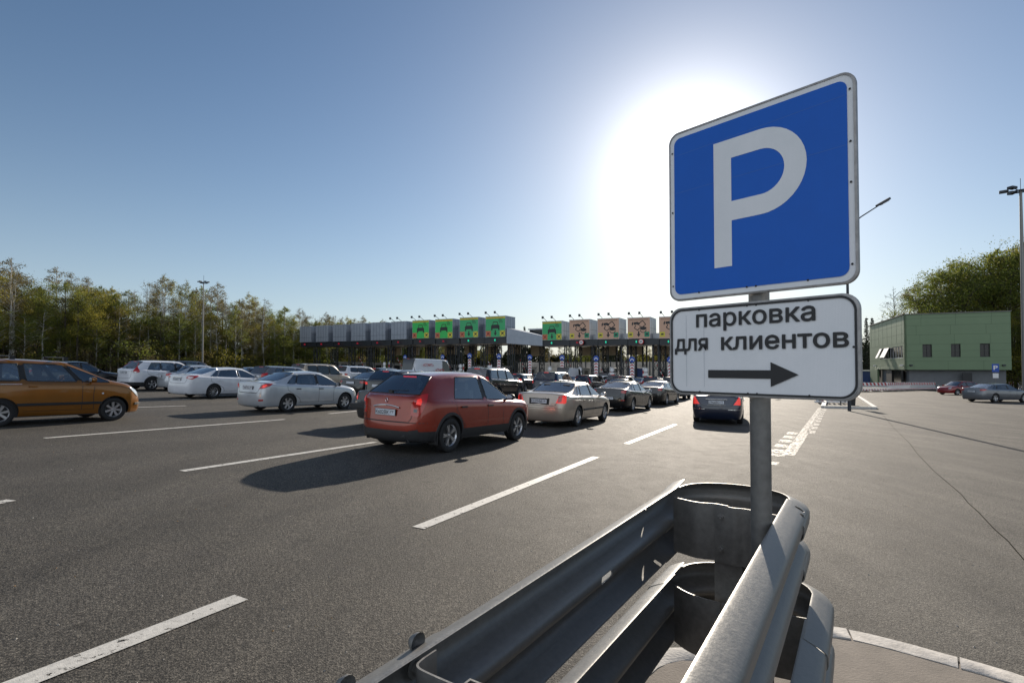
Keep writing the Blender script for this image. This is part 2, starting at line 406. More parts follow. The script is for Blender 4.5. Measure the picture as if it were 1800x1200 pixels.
# kerbed island under the crash barrier
kl = [gp(*p) for p in ((930, 1400), (1010, 1290), (1100, 1200), (1155, 1152))]
kr = [gp(*p) for p in ((1443, 1110), (1520, 1123), (1665, 1163), (1800, 1201), (1990, 1280))]
top = [Vector((x, y, 0)) for x, y in ((1.20, 3.22), (1.45, 3.42), (1.72, 3.50))]
line = [Vector((v.x, v.y, 0)) for v in kl] + top + [Vector((v.x, v.y, 0)) for v in kr]
def chaikin(pts, n=2):
    for _ in range(n):
        o = [pts[0]]
        for a, b in zip(pts, pts[1:]): o += [a.lerp(b, .25), a.lerp(b, .75)]
        pts = o + [pts[-1]]
    return pts
kp = chaikin(line, 2)
# resample in kerb stones 0.55 m long with a narrow joint
def resample(pts, step):
    out = [pts[0]]; acc = 0
    for a, b in zip(pts, pts[1:]):
        L = (b-a).length; t = step-acc
        while t <= L: out.append(a.lerp(b, t/L)); t += step
        acc = (acc+L) % step
    return out
rs = resample(kp, .11)
mb = MB(); rnd = random.Random(4)
for i in range(0, len(rs)-5, 5):
    seg = rs[i:i+6]; h = .018 + rnd.uniform(-.004, .004); wd = .145
    vs = []
    for k, p in enumerate(seg):
        d = (rs[min(i+k+1, len(rs)-1)] - rs[max(i+k-1, 0)]).normalized(); nn = Vector((d.y, -d.x, 0))
        pp = p + d*(.006 if k == 0 else -.006 if k == 5 else 0)
        z = g(p.x, p.y)
        for o_, zz in ((-wd*.55, z-.03), (-wd*.52, z+h*.9), (-wd*.47, z+h), (wd*.47, z+h), (wd*.49, z+h*.9), (wd*.5, z-.03)):
            v = pp + nn*o_; vs.append((v.x, v.y, zz + rnd.uniform(-.002, .002)))
    fs = []
    for k in range(5):
        for j in range(5): a = k*6+j; fs.append((a, a+6, a+7, a+1))
    fs.append((0, 1, 2, 3, 4, 5)); fs.append(tuple(30+j for j in (5, 4, 3, 2, 1, 0)))
    mb.add(vs, fs)
mb.build('kerb', ML['kerb'], smooth=40, kind='structure')
poly = [Vector((p.x, p.y, 0)) for p in rs] + [Vector((2.9, -1.5, 0)), Vector((-1.2, -1.5, 0))]
bm = bmesh.new(); vv = [bm.verts.new((p.x, p.y, g(p.x, p.y)+.012)) for p in poly]; bm.faces.new(vv)
bmesh.ops.triangulate(bm, faces=bm.faces); me = bpy.data.meshes.new('island'); bm.to_mesh(me); bm.free()
me.materials.append(ML['fill']); o = bpy.data.objects.new('traffic_island', me); COL.objects.link(o); tag(o, kind='structure')
# a little litter and loose stones on the asphalt: uncountable grit
mb = MB(); rnd = random.Random(11)
for i in range(520):
    Y = 1.3 + rnd.random()**1.7*14; X = rnd.uniform(-.95, 1.0)*Y; s_ = rnd.uniform(.003, .010)
    z = g(X, Y); a = rnd.random()*6
    vs = [(X+s_*math.cos(a+k*1.57)*rnd.uniform(.6, 1.2), Y+s_*math.sin(a+k*1.57)*rnd.uniform(.6, 1.2), z) for k in range(4)] + [(X, Y, z+s_*.9)]
    mb.add(vs, [(0, 1, 4), (1, 2, 4), (2, 3, 4), (3, 0, 4)], 0 if rnd.random() < .8 else 1)
mb.build('grit', [mat('grit', (.30, .28, .25), .8), mat('dry leaf', (.30, .16, .05), .8)], norm=False, kind='stuff', label='small loose stones scattered over the dark asphalt in the foreground', cat='grit')
# ------------------------------------------------------------------ the parking sign on its pole
def rrect(x0, y0, x1, y1, r, n=6):
    o = []
    for cx, cy, a0 in ((x1-r, y1-r, 0), (x0+r, y1-r, 90), (x0+r, y0+r, 180), (x1-r, y0+r, 270)):
        for i in range(n+1): a = R(a0+90*i/n); o.append((cx+r*math.cos(a), cy+r*math.sin(a)))
    return o
def retro(name, col, rough=.45):
    "prismatic sign film: a fine honeycomb"
    m = mat(name, col, rough, spec=.3); n = m.node_tree.nodes; l = m.node_tree.links; b = n['Principled BSDF']
    tc = n.new('ShaderNodeTexCoord'); v = n.new('ShaderNodeTexVoronoi'); v.inputs['Scale'].default_value = 330; v.inputs['Randomness'].default_value = .12
    l.new(tc.outputs['Object'], v.inputs['Vector'])
    t = n.new('ShaderNodeTexNoise'); t.inputs['Scale'].default_value = 3.5; t.inputs['Detail'].default_value = 8; t.inputs['Roughness'].default_value = .7; l.new(tc.outputs['Object'], t.inputs['Vector'])
    r = n.new('ShaderNodeValToRGB'); r.color_ramp.elements[0].position = .0; r.color_ramp.elements[1].position = .6
    r.color_ramp.elements[0].color = (*[c*1.12 for c in col], 1); r.color_ramp.elements[1].color = (*[c*.86 for c in col], 1)
    mm = n.new('ShaderNodeMath'); mm.operation = 'MULTIPLY'; l.new(v.outputs['Distance'], mm.inputs[0]); l.new(t.outputs[0], mm.inputs[1]); mm.inputs[1].default_value = 1
    l.new(mm.outputs[0], r.inputs[0])
    g2 = n.new('ShaderNodeValToRGB'); g2.color_ramp.elements[0].position = .3; g2.color_ramp.elements[1].position = .75
    g2.color_ramp.elements[0].color = (.86, .87, .86, 1); g2.color_ramp.elements[1].color = (1.08, 1.06, 1.05, 1); l.new(t.outputs[0], g2.inputs[0])
    x = n.new('ShaderNodeMix'); x.data_type = 'RGBA'; x.blend_type = 'MULTIPLY'; x.inputs[0].default_value = 1
    l.new(r.outputs[0], x.inputs[6]); l.new(g2.outputs[0], x.inputs[7]); l.new(x.outputs[2], b.inputs['Base Color']); return m
ML['film_b'] = retro('blue sign film', (.002, .115, .56), .38)
ML['film_w'] = retro('white sign film', (.80, .82, .85), .5)
SR = R(-48.2)
base = Vector((.972, 2.088, 0)); base.z = g(base.x, base.y)
ps = empty('parking_sign', base, 0, label='blue square P sign over a white arrow plate on one grey pole behind the barrier', cat='road sign')
MB().tube([(0, 0, -.1), (0, 0, 2.62)], .038, 24).build('pole', ML['galvd'], ps, smooth=40)
MB().lathe([(.0, .02), (.038, .02), (.039, .0), (.039, -.03)], 24, M=Matrix.Translation((0, 0, 2.625))).build('pole_cap', ML['galvd'], ps, smooth=40)
SM = Matrix.Rotation(SR, 4, 'Z') @ Matrix.Translation((0, -.060, 0)) @ Matrix.Rotation(R(90), 4, 'X')   # sign plane: X right, Y up, Z towards the viewer
def plate(name, w_, h_, zc, face_m, edge_m, r):
    M = SM @ Matrix.Translation((0, zc-base.z, 0))
    mb = MB(); x, y = w_/2, h_/2
    mb.prism(rrect(-x, -y, x, y, r, 8), -.0135, -.0015, 0, M)
    # folded rim, standing back from the face
    out = rrect(-x, -y, x, y, r, 8); inn = rrect(-x+.006, -y+.006, x-.006, y-.006, r-.005, 8); n = len(out)
    mb.add([(p[0]*1.004, p[1]*1.004, .0) for p in out] + [(p[0], p[1], .0015) for p in inn] + [(p[0]*1.006, p[1]*1.006, -.010) for p in out] + [(p[0]*1.004, p[1]*1.004, -.019) for p in out],
           [(i, (i+1) % n, n+(i+1) % n, n+i) for i in range(n)] + [(i, 2*n+i, 2*n+(i+1) % n, (i+1) % n) for i in range(n)] + [(2*n+i, 3*n+i, 3*n+(i+1) % n, 2*n+(i+1) % n) for i in range(n)], 1, M)
    return mb.build(name, [face_m, ML['rimg']], ps, smooth=30), M
# upper panel
up, M = plate('parking_panel', .712, .728, 2.349, ML['film_w'], ML['galvd'], .046)
MB().prism(rrect(-.331, -.338, .331, .338, .030, 8), -.001, .0012, M=M).build('blue_field', ML['film_b'], up)
def P_outline():
    x0, x1, xr = -.1505, -.077, .202; yb, yt = -.2475, .262; ym = -.066; s_ = .077; o = [(x0, yb), (x1, yb), (x1, ym)]
    r = (yt-ym)/2; cx = xr-r; cy = (yt+ym)/2; n = 20
    o += [(cx+r*math.cos(R(-90+180*i/n)), cy+r*math.sin(R(-90+180*i/n))) for i in range(n+1)]
    o += [(x0, yt)]
    ri = r-s_; inner = [(x1, ym+s_)] + [(cx+ri*math.cos(R(-90+180*i/n)), cy+ri*math.sin(R(-90+180*i/n))) for i in range(n+1)] + [(x1, yt-s_)]
    return o, inner
o_, i_ = P_outline()
c = bpy.data.curves.new('P', 'CURVE'); c.dimensions = '2D'; c.fill_mode = 'BOTH'
for pts in (o_, i_):
    sp = c.splines.new('POLY'); sp.points.add(len(pts)-1); sp.use_cyclic_u = True
    for q, p in zip(sp.points, pts): q.co = (p[0], p[1], 0, 1)
co = bpy.data.objects.new('P', c); me = evaluated(co)
MB().add([M @ Vector((v.co.x, v.co.y, .0022)) for v in me.vertices], [tuple(p.vertices) for p in me.polygons]).build('letter', ML['film_w'], up, label='white letter P', norm=False)
# two seams of the film
mb = MB()
for y0_, y1_ in ((.10, .11), (.262, .283)):
    mb.add([(-.326, y0_, .0017), (.326, y1_, .0017), (.326, y1_+.0012, .0017), (-.326, y0_+.0012, .0017)], [(0, 1, 2, 3)], M=M)
mb.build('film_seam', mat('film seam', (.05, .16, .48), .5), up, norm=False)
# lower plate
lp, M2 = plate('arrow_plate', .716, .368, 1.768, ML['film_w'], ML['galvd'], .055)
n8 = 8
a = rrect(-.351, -.177, .351, .177, .052, n8); b_ = rrect(-.3435, -.1695, .3435, .1695, .046, n8); n = len(a)
MB().add([(p[0], p[1], .0021) for p in a]+[(p[0], p[1], .0021) for p in b_], [(i, (i+1) % n, n+(i+1) % n, n+i) for i in range(n)], M=M2).build('black_border', ML['ink'], lp, norm=False)
def line_of(txt, x0, x1, ybase, cap, bold):
    mb = MB(); put_text(mb, txt, M2 @ Matrix.Translation((x0, ybase, .0024)), x1-x0, cap, bold=bold)
    mb.build('word', ML['ink'], lp, label='black word '+txt, norm=False)
line_of('парковка', -.232, .222, .098, .069, .018)
line_of('для', -.332, -.184, .001, .067, .020)
line_of('клиентов', -.124, .325, .001, .067, .020)
MB().prism([(-.182, -.112), (.067, -.112), (.067, -.142), (.165, -.096), (.067, -.050), (.067, -.080), (-.182, -.080)], .001, .0026, M=M2).build('arrow', ML['ink'], lp)
mb = MB()
for x in (-.28, -.20): mb.add([(x, -.15, .0018), (x+.001, -.15, .0018), (x+.001, .15, .0018), (x, .15, .0018)], [(0, 1, 2, 3)], M=M2)
mb.build('film_seam', mat('film seam grey', (.30, .33, .38), .5), lp, norm=False)
# clamps and rivets
for zc in (2.53, 2.14, 1.90, 1.65):
    mb = MB(); mb.lathe([(.038, -.014), (.043, -.014), (.043, .014), (.038, .014)], 24, M=Matrix.Translation((0, 0, zc-base.z)), close=True)
    mb.box((0, -.040, zc-base.z), (.11, .010, .028), M=Matrix.Rotation(SR, 4, 'Z')); mb.build('clamp', ML['galvd'], ps)
def rivet(Mx, x, y): MB().lathe([(0, .004), (.003, .0035), (.004, .0015)], 8, M=Mx @ Matrix.Translation((x, y, 0))).build('rivet', ML['black'], up if Mx is M else lp, norm=False)
for Mx, x, ys in ((M, .34, (-.3, -.02, .12, .3)), (M, -.34, (-.3, .02, .28)), (M2, .34, (0.0,))):
    for y in ys: rivet(Mx, x, y)
for Mx, y in ((M, -.338), (M2, -.17), (M2, .17)):
    for x in (-.22, -.02, .015, .2): rivet(Mx, x, y)

# ------------------------------------------------------------------ double tier crash barrier round the island nose
GU = Vector((.550, .835, 0)).normalized(); GN = Vector((GU.y, -GU.x, 0)); GO = Vector((.885, 2.76, 0))
GM = Matrix(((GU.x, GN.x, 0, GO.x), (GU.y, GN.y, 0, GO.y), (0, 0, 1, 0), (0, 0, 0, 1)))   # local x along, y to the right, z up
cb = empty('crash_barrier', mw=GM, label='grey galvanised double tier crash barrier with rounded nose in the foreground', cat='crash barrier')
WP = [(0, .156), (.012, .153), (.066, .128), (.080, .113), (.080, .098), (.080, .070), (.066, .050), (.016, .026), (0, .012),
      (0, -.012), (.016, -.026), (.066, -.050), (.080, -.070), (.080, -.100), (.066, -.118), (.022, -.143), (.004, -.150), (0, -.156)]
WP = [tuple(v)[:2] for v in chaikin([Vector((a, b, 0)) for a, b in WP], 1)]
T = .0045
def wbeam(path, zc, side, zoff=0, holes=(), name='rail', m=None, tilt=None):
    "path: list of (x, y, outward unit (x,y)); profile swept along it, T thick"
    path = list(path); n = len(WP); vs = []; fs = []
    # inner skin is WP, outer skin moved outward by T
    prof = [(o, z) for o, z in WP] + [(o+T, z*(1.0 if abs(z) < .14 else 1.0)) for o, z in reversed(WP)]
    m_ = len(prof)
    for i, (x, y, ox, oy) in enumerate(path):
        dz = (tilt(i/(len(path)-1)) if tilt else 0)
        for o, z in prof: vs.append((x+ox*(o+zoff), y+oy*(o+zoff), zc+z+dz))
    for i in range(len(path)-1):
        for k in range(m_): fs.append((i*m_+k, i*m_+(k+1) % m_, (i+1)*m_+(k+1) % m_, (i+1)*m_+k))
    fs.append(tuple(range(m_))); fs.append(tuple((len(path)-1)*m_+k for k in reversed(range(m_))))
    mb = MB().add(vs, fs); me = mb.mesh(name, m or ML['galv'])
    bm = bmesh.new(); bm.from_mesh(me); bmesh.ops.recalc_face_normals(bm, faces=bm.faces); bm.to_mesh(me); bm.free()
    o = bpy.data.objects.new(name, me)
    if holes:
        hb = MB()
        for (x, z, wd, ht) in holes:
            hb.prism(rrect(x-wd/2, z-ht/2, x+wd/2, z+ht/2, min(wd, ht)*.45, 4), -.2, .2, M=Matrix.Translation((0, path[0][1], 0)) @ Matrix.Rotation(R(90), 4, 'X'))
        hm = hb.mesh('h', ML['galv']); b2 = bmesh.new(); b2.from_mesh(hm); bmesh.ops.recalc_face_normals(b2, faces=b2.faces); b2.to_mesh(hm); b2.free()
        ho = bpy.data.objects.new('h', hm); _sc2.collection.objects.link(ho)
        md = o.modifiers.new('b', 'BOOLEAN'); md.operation = 'DIFFERENCE'; md.solver = 'EXACT'; md.object = ho
        me2 = evaluated(o); o.modifiers.clear(); o.data = me2; _sc2.collection.objects.unlink(ho)
    shade(o.data, 32); COL.objects.link(o); o.parent = cb; return o
ZT, ZB = 1.10-.156, .69-.156
def straight(x0, x1, y, side, n=14): return [(x0+(x1-x0)*i/n, y, 0, side) for i in range(n+1)]
# left rails: the near length overlaps the far one (splice near the camera)
wbeam(straight(-2.20, .02, 0, -1), ZT, -1, holes=[(-.34, ZT+.10, .034, .026), (-.34, ZT-.07, .034, .026), (-.36, ZT-.145, .034, .02), (-.985, ZT-.002, .095, .026)],
      tilt=lambda t: .0 if t < .93 else .018*(t-.93)/.07)
wbeam(straight(-4.4, -1.83, 0, -1), ZT, -1, zoff=.0055)
wbeam(straight(-.30, .02, 0, -1, 4), ZB, -1, zoff=.0055, holes=[(-.10, ZB, .035, .022), (-.24, ZB-.02, .035, .022)])
wbeam(straight(-4.4, -.16, 0, -1), ZB, -1, holes=[(-.24, ZB-.09, .035, .022)])
# right rails
yR = .482
wbeam(straight(-4.4, -.06, yR, 1), ZT, 1, holes=[(-.13, ZT+.132, .03, .02), (-.20, ZT+.118, .035, .022)])
wbeam(straight(-4.4, -.34, yR+.09, 1), ZB, 1, holes=[(-.50, ZB+.125, .05, .03), (-.40, ZB+.125, .04, .03)])
wbeam(straight(-.52, -.06, yR+.09, 1, 4), ZB, 1, zoff=.0055)
# rounded end pieces
def endcap(zc, x0L, x0R, bul, yl=.0, yr=yR, zoff=.006):
    n = 22; path = []; cx = (x0L+x0R)/2; cy = (yl+yr)/2; rx = bul; ry = (yr-yl)/2
    for i in range(n+1):
        a = R(180*i/n); px = cx + rx*math.sin(a)**.8; py = cy - ry*math.cos(a)
        nx = math.sin(a)/rx; ny = -math.cos(a)/ry; L = math.hypot(nx, ny); path.append([px, py, nx/L, ny/L])
    path[0][0] = x0L; path[-1][0] = x0R
    path = [[x0L-.25, yl, 0, -1]] + path + [[x0R-.2, yr, 0, 1]]
    return wbeam(path, zc, 1, zoff=zoff)
wbeam_end = endcap(ZT-.012, -.02, -.10, .24); wbeam_end.name = 'end_terminal'
o = endcap(ZB-.012, -.02, -.12, .24, yr=yR+.09); o.name = 'end_terminal'
# spacers: bent plates that tie rail to post
def spacer(pts, zc, h=.26, t=.005, name='spacer'):
    pts = [Vector((x, y, 0)) for x, y in pts]; pts = chaikin(pts, 2); vs = []; n = len(pts)
    for i, p in enumerate(pts):
        d = (pts[min(i+1, n-1)] - pts[max(i-1, 0)]).normalized(); nn = Vector((-d.y, d.x, 0))*t/2
        for s_ in (-1, 1):
            q = p+nn*s_; vs += [(q.x, q.y, zc-h/2), (q.x, q.y, zc+h/2)]
    fs = []
    for i in range(n-1):
        a = i*4; b = a+4
        fs += [(a, b, b+1, a+1), (a+2, a+3, b+3, b+2), (a+1, b+1, b+3, a+3), (a, a+2, b+2, b)]
    fs += [(0, 1, 3, 2), ((n-1)*4, (n-1)*4+2, (n-1)*4+3, (n-1)*4+1)]
    return MB().add(vs, fs).build(name, ML['galvd'], cb, smooth=30)
for zc in (ZT, ZB):
    if zc == ZT:
        spacer([(-.185, .004), (-.20, .05), (-.225, .12), (-.21, .175), (-.20, .20), (-.214, .26)], zc-.005)
        spacer([(-.2085, .20), (-.220, .26), (-.225, .29), (-.21, .33), (-.235, .40), (-.25, .478)], zc-.008)
    else:
        spacer([(-.19, .006), (-.24, .07), (-.268, .15), (-.272, .235)], zc-.02, h=.27)
        spacer([(-.272, .24), (-.26, .36), (-.24, .50), (-.23, .57)], zc-.02, h=.27)
# posts, bolts
def cpost(x, y, z1, name='post', flip=1):
    c = [(-.0, -.06), (.03, -.06), (.03, -.055), (.005, -.055), (.005, .055), (.03, .055), (.03, .06), (0, .06)]
    MB().prism([(x+a*flip, y+b) for a, b in c], -.1, z1).build(name, ML['galvd'], cb)
cpost(-.203, .255, ZT+.10); cpost(-.12, .36, ZT+.09)
cpost(-2.75, .10, ZT+.12, flip=-1); cpost(-2.75, .40, ZT+.12, flip=-1)
def bolt(x, y, z, ax, r=.014, name='bolt', dome=.012):
    M_ = {'-y': Matrix.Rotation(R(90), 4, 'X'), 'y': Matrix.Rotation(R(-90), 4, 'X'), '-x': Matrix.Rotation(R(-90), 4, 'Y')}[ax]
    M_ = Matrix.Translation((x, y, z)) @ M_
    MB().lathe([(0, dome), (r*.6, dome*.85), (r*.95, dome*.3), (r, 0)], 14, M=M_).build(name, ML['galvd'], cb, smooth=40)
def hexbolt(x, y, z, ax, r=.012):
    M_ = {'-y': Matrix.Rotation(R(90), 4, 'X'), 'y': Matrix.Rotation(R(-90), 4, 'X'), '-x': Matrix.Rotation(R(-90), 4, 'Y')}[ax]
    M_ = Matrix.Translation((x, y, z)) @ M_
    MB().lathe([(r*1.5, 0), (r*1.5, .003), (0, .003)], 16, M=M_).lathe([(r, .003), (r, .012), (r*.8, .013), (0, .013)], 6, M=M_).lathe([(r*.5, .013), (r*.5, .024), (0, .025)], 8, M=M_).build('bolt', ML['galvd'], cb)
for z in (ZT+.07, ZT-.075, ZB+.06, ZB-.07): hexbolt(-.2175 if z > .8 else -.276, .23, z, '-x')
hexbolt(-1.90, -.066, ZT+.085, 'y', .017)
for x in (-1.915, -2.11): bolt(x, -.045, ZT+.150, '-y', .022, dome=.022); bolt(x, -.03, ZT-.14, '-y', .017)
# bracket behind the near splice: bent plate with a rolled lip
spacer([(-1.915, .006), (-1.955, .006), (-1.985, .012), (-1.99, .05), (-1.99, .2), (-1.99, .32)], ZT+.015, h=.27, name='bracket')
cpost(-1.93, .17, ZT+.13, flip=-1)

# ------------------------------------------------------------------ cars
from mathutils.geometry import delaunay_2d_cdt
def cage(p):
    L, W, H, gc = p['L'], p['W'], p['H'], p['gc']; hw = W/2
    br, bf, hr, hf = p['br'], p['bf'], p['hr'], p['hf']; xc, xh, rh, rb, zrb = p['cowl'], p['hdr'], p['rh'], p['rb'], p['zrb']
    gh = p['gh']; sed = p['kind'] == 'sedan'; y7 = p.get('y7', .71); y8 = p.get('y8', .64); y6 = p.get('y6', .90)
    st = []; names = []
    def low(x, s, z5, xs=None):
        xs = xs or [x]*6; zm = gc+.58*(z5-gc)
        return [(xs[0], 0, gc), (xs[1], .72*hw*s, gc), (xs[2], .93*hw*s, gc+.05), (xs[3], .985*hw*s, gc+.22), (xs[4], 1.0*hw*s, zm), (xs[5], .975*hw*s, z5-.05)]
    def deck(x, s, ze, zc_, dx=0): return [(x, y6*hw*s, ze), (x+dx*.2, .80*hw*s, ze+(zc_-ze)*.5), (x+dx*.5, .66*hw*s, ze+(zc_-ze)*.8), (x+dx*.9, .36*hw*s, ze+(zc_-ze)*.97), (x+dx, 0, zc_)]
    def belt(x): t = (x-gh[0][0])/(xc-gh[0][0]); return br+(bf-br)*max(-.2, min(1, t))
    def roof(x):
        t = max(0, min(1, (x-rh)/(xh-rh))); rd = p.get('rdrop', .07)
        return H - rd*(1-t)**2.2 - p.get('fdrop', .05)*t**3 * 1.0
    def ghst(x6, x7, x8, nm):
        z6 = belt(x6); zr = roof(x8); names.append(nm)
        st.append(low(x6, 1.0, z6) + [(x6, y6*hw, z6), (x7, y7*hw, roof(x7)-.105), (x8, y8*hw, zr-.035), (x8, .36*hw, zr-.008), (x8, 0, zr)])
    # rear end
    if sed:
        dz = p['deck']; b = p.get('bump', .03)
        names.append('Z'); st.append(low(0, .80, dz-.03, [.16, .12, .04, 0-b*0, .0, .05]) + [(.06, .74*hw, dz-.02), (.065, .66*hw, dz), (.07, .56*hw, dz+.01), (.07, .3*hw, dz+.015), (.07, 0, dz+.015)])
        names.append('K'); st.append(low(.16, .945, dz-.01) + deck(.17, .955, dz-.005, dz+.02, -.03))
        names.append('J'); xj = rb; st.append(low(xj, 1.0, (dz+br)/2) + [(xj+.02, y6*hw, br-.02), (xj+.03, .82*hw, zrb-.01), (xj+.02, .70*hw, zrb), (xj-.03, .4*hw, zrb+.01), (xj-.05, 0, zrb+.012)])
    else:
        names.append('Z'); z5 = zrb-.06; yj = p.get('y8r', .68); tw = p.get('tail', .80); fx = p.get('face', .05)
        st.append(low(0, tw+.02, z5, [.14, .10, .03, 0, .015+fx*.3, fx]) + [(fx+.02, .80*hw*tw/.8*.93, z5+.0), (fx+.03, .70*hw*tw/.8*.93, z5+.02), (fx+.03, .62*hw*tw/.8*.93, z5+.03), (fx+.025, .35*hw, z5+.03), (fx+.02, 0, z5+.03)])
        names.append('J'); xj = rb+.02
        st.append(low(xj+.14, .965, br-.02) + [(xj+.10, .885*hw, br), (xj+.07, (yj+.10)*hw, zrb+.02), (xj+.01, yj*hw, zrb), (xj-.015, .38*hw, zrb), (xj-.02, 0, zrb)])
    for i, (a, b, k) in enumerate(gh): ghst(a, b, rh if i == 0 else max(b, rh+.05*i), ('I' if i == 0 else 'G')+k)
    names.append('F'); x6 = xc-p.get('apx', .52)
    z6 = belt(x6)
    st.append(low(x6, 1.0, z6) + [(x6, y6*hw, z6), (xh-.05, y7*hw, roof(xh)-.10), (xh-.02, y8*hw, roof(xh)-.04), (xh+.04, .36*hw, roof(xh)-.02), (xh+.06, 0, roof(xh)-.015)])
    names.append('E'); st.append(low(xc-.12, 1.0, bf) + [(xc-.16, y6*hw, bf+.005), (xc-.19, (y6-.035)*hw, bf+.04), (xc-.13, .80*hw, bf+.04), (xc-.02, .42*hw, hr), (xc+.02, 0, hr+.005)])
    names.append('D'); st.append(low(xc+.08, 1.0, bf-.02) + deck(xc+.06, 1.0, bf-.01, hr-.02, .08))
    xm = (xc+L)/2; names.append('C'); st.append(low(xm, .995, (bf+hf)/2) + deck(xm, .985, (bf+hf)/2+.01, hf+(hr-hf)*.62, .04))
    names.append('B'); st.append(low(L-.30, .95, hf-.02) + deck(L-.28, .93, hf, hf+.05, .06))
    names.append('A'); st.append(low(L, .76, hf-.13, [L-.14, L-.10, L-.02, L, L-.01, L-.05]) + [(L-.09, .68*hw, hf-.08), (L-.10, .60*hw, hf-.05), (L-.10, .50*hw, hf-.03), (L-.09, .3*hw, hf-.02), (L-.08, 0, hf-.02)])
    return st, names

def body_mesh(p, mats):
    "returns a mesh: slots 0 paint 1 glass 2 lower trim 3 well 4 front door 5 rear door"
    st, nm = cage(p); bm = bmesh.new(); rings = []
    for rows in st:
        rt = [bm.verts.new((x, -y, z)) for x, y, z in rows]; lt = [rt[0]] + [bm.verts.new((x, y, z)) for x, y, z in rows[1:10]] + [rt[10]]
        rings.append((rt, lt))
    glass = set()
    for i in range(len(rings)-1):
        a, b = nm[i], nm[i+1]
        for side in (0, 1):
            A, B = rings[i][side], rings[i+1][side]
            for r in range(10):
                f = bm.faces.new((A[r], B[r], B[r+1], A[r+1]) if side == 0 else (A[r], A[r+1], B[r+1], B[r]))
                mi = 0
                if r == 6 and ((a[0] in 'IG' and a[1:] == 'g') or a == 'F'): mi = 1
                if r in (8, 9) and (a == 'F' or a == 'J'): mi = 1
                if r in (0, 1) or (r == 2 and p.get('clad')): mi = 2
                if r == 6 and a[0] == 'G' and a[1:] == 'p': mi = 3
                if 2+(1 if p.get('clad') else 0) <= r <= 5:
                    if a == 'F' or (a[0] in 'IG' and b == 'F'): mi = 4
                    elif a[0] == 'G' and p.get('rd', True) and a != nm[-1]: mi = 5
                    if a[0] == 'I' and p.get('rd', True) and p['kind'] == 'sedan': mi = 5
                if a[0] in 'IG' and a[1:] == 'p' and b[0] in 'G' and 3 <= r <= 5 and a[0] != 'I' : mi = 4 if mi == 4 else mi
                f.material_index = mi
                if mi == 1: glass.add(f)
    for i, sg in ((0, -1), (len(rings)-1, 1)):
        rt, lt = rings[i]; c = [rt[0]] + [bm.verts.new((rt[k].co.x + sg*p.get('bulge', .07), 0, rt[k].co.z)) for k in range(1, 10)] + [rt[10]]
        for r in range(10):
            for q, fl in ((rt, sg < 0), (lt, sg > 0)):
                vs = [q[r], q[r+1], c[r+1], c[r]]; vs = [v for j, v in enumerate(vs) if v not in vs[:j]]
                if fl: vs = vs[::-1]
                f = bm.faces.new(vs); f.material_index = 2 if r in (0, 1) or (r == 2 and p.get('clad')) else 0
    bmesh.ops.recalc_face_normals(bm, faces=bm.faces)
    cr = bm.edges.layers.float.new('crease_edge')
    rowof = {}
    for i, (rt, lt) in enumerate(rings):
        for q in (rt, lt):
            for r, v in enumerate(q): rowof[v] = (i, r)
    for e in bm.edges:
        n = sum(1 for f in e.link_faces if f in glass)
        if n == 1: e[cr] = .96
        a, b = rowof.get(e.verts[0]), rowof.get(e.verts[1])
        if a and b and a[1] == b[1]:
            if a[1] == 5: e[cr] = max(e[cr], .45)
            if a[1] == 2: e[cr] = max(e[cr], .5)
            if a[1] == 7 and nm[min(a[0], b[0])] in ('D', 'C', 'E'): e[cr] = .3
            if a[1] == 6 and nm[min(a[0], b[0])] in ('K', 'Z', 'J', 'B', 'C', 'D'): e[cr] = max(e[cr], .4)
        if a and b and a[0] == b[0] and nm[a[0]] in ('Z', 'A'): e[cr] = max(e[cr], .25)
        if a and b and a[0] == b[0] == 0 and a[1] >= 5 and b[1] >= 5: e[cr] = .6
        if a and b and a[0] == b[0] and nm[a[0]] == 'K' and a[1] >= 6 and b[1] >= 6: e[cr] = .3
    cv = bm.verts.layers.float.new('crease_vert')
    for v in bm.verts:
        if sum(1 for f in v.link_faces if f in glass) == 1: v[cv] = .92
    me = bpy.data.meshes.new('b'); bm.to_mesh(me); bm.free()
    for m in mats: me.materials.append(m)
    o = bpy.data.objects.new('b', me); ss = o.modifiers.new('s', 'SUBSURF'); ss.levels = ss.render_levels = p.get('sub', 2); ss.subdivision_type = 'CATMULL_CLARK'
    # wheel wells
    cb_ = MB(); ra = p['L']-p['fo']-p['wb']
    for x in (ra, ra+p['wb']):
        for s in (-1, 1):
            rr = p['wr']+p.get('gap', .045); n = 36
            M_ = Matrix.Translation((x, s*(p['W']/2-.12), p['wr']+.01)) @ Matrix.Rotation(R(90), 4, 'X')
            cb_.lathe([(0, -.16), (rr, -.16), (rr, .25), (0, .25)] if s < 0 else [(0, -.25), (rr, -.25), (rr, .16), (0, .16)], n, 3, M_)
    cm = cb_.mesh('c', list(mats)); b2 = bmesh.new(); b2.from_mesh(cm); bmesh.ops.remove_doubles(b2, verts=b2.verts, dist=1e-4); bmesh.ops.recalc_face_normals(b2, faces=b2.faces); b2.to_mesh(cm); b2.free()
    co = bpy.data.objects.new('c', cm); _sc2.collection.objects.link(co)
    md = o.modifiers.new('b', 'BOOLEAN'); md.operation = 'DIFFERENCE'; md.solver = 'EXACT'; md.object = co
    me2 = evaluated(o); _sc2.collection.objects.unlink(co); bpy.data.objects.remove(o); bpy.data.objects.remove(co)
    return me2

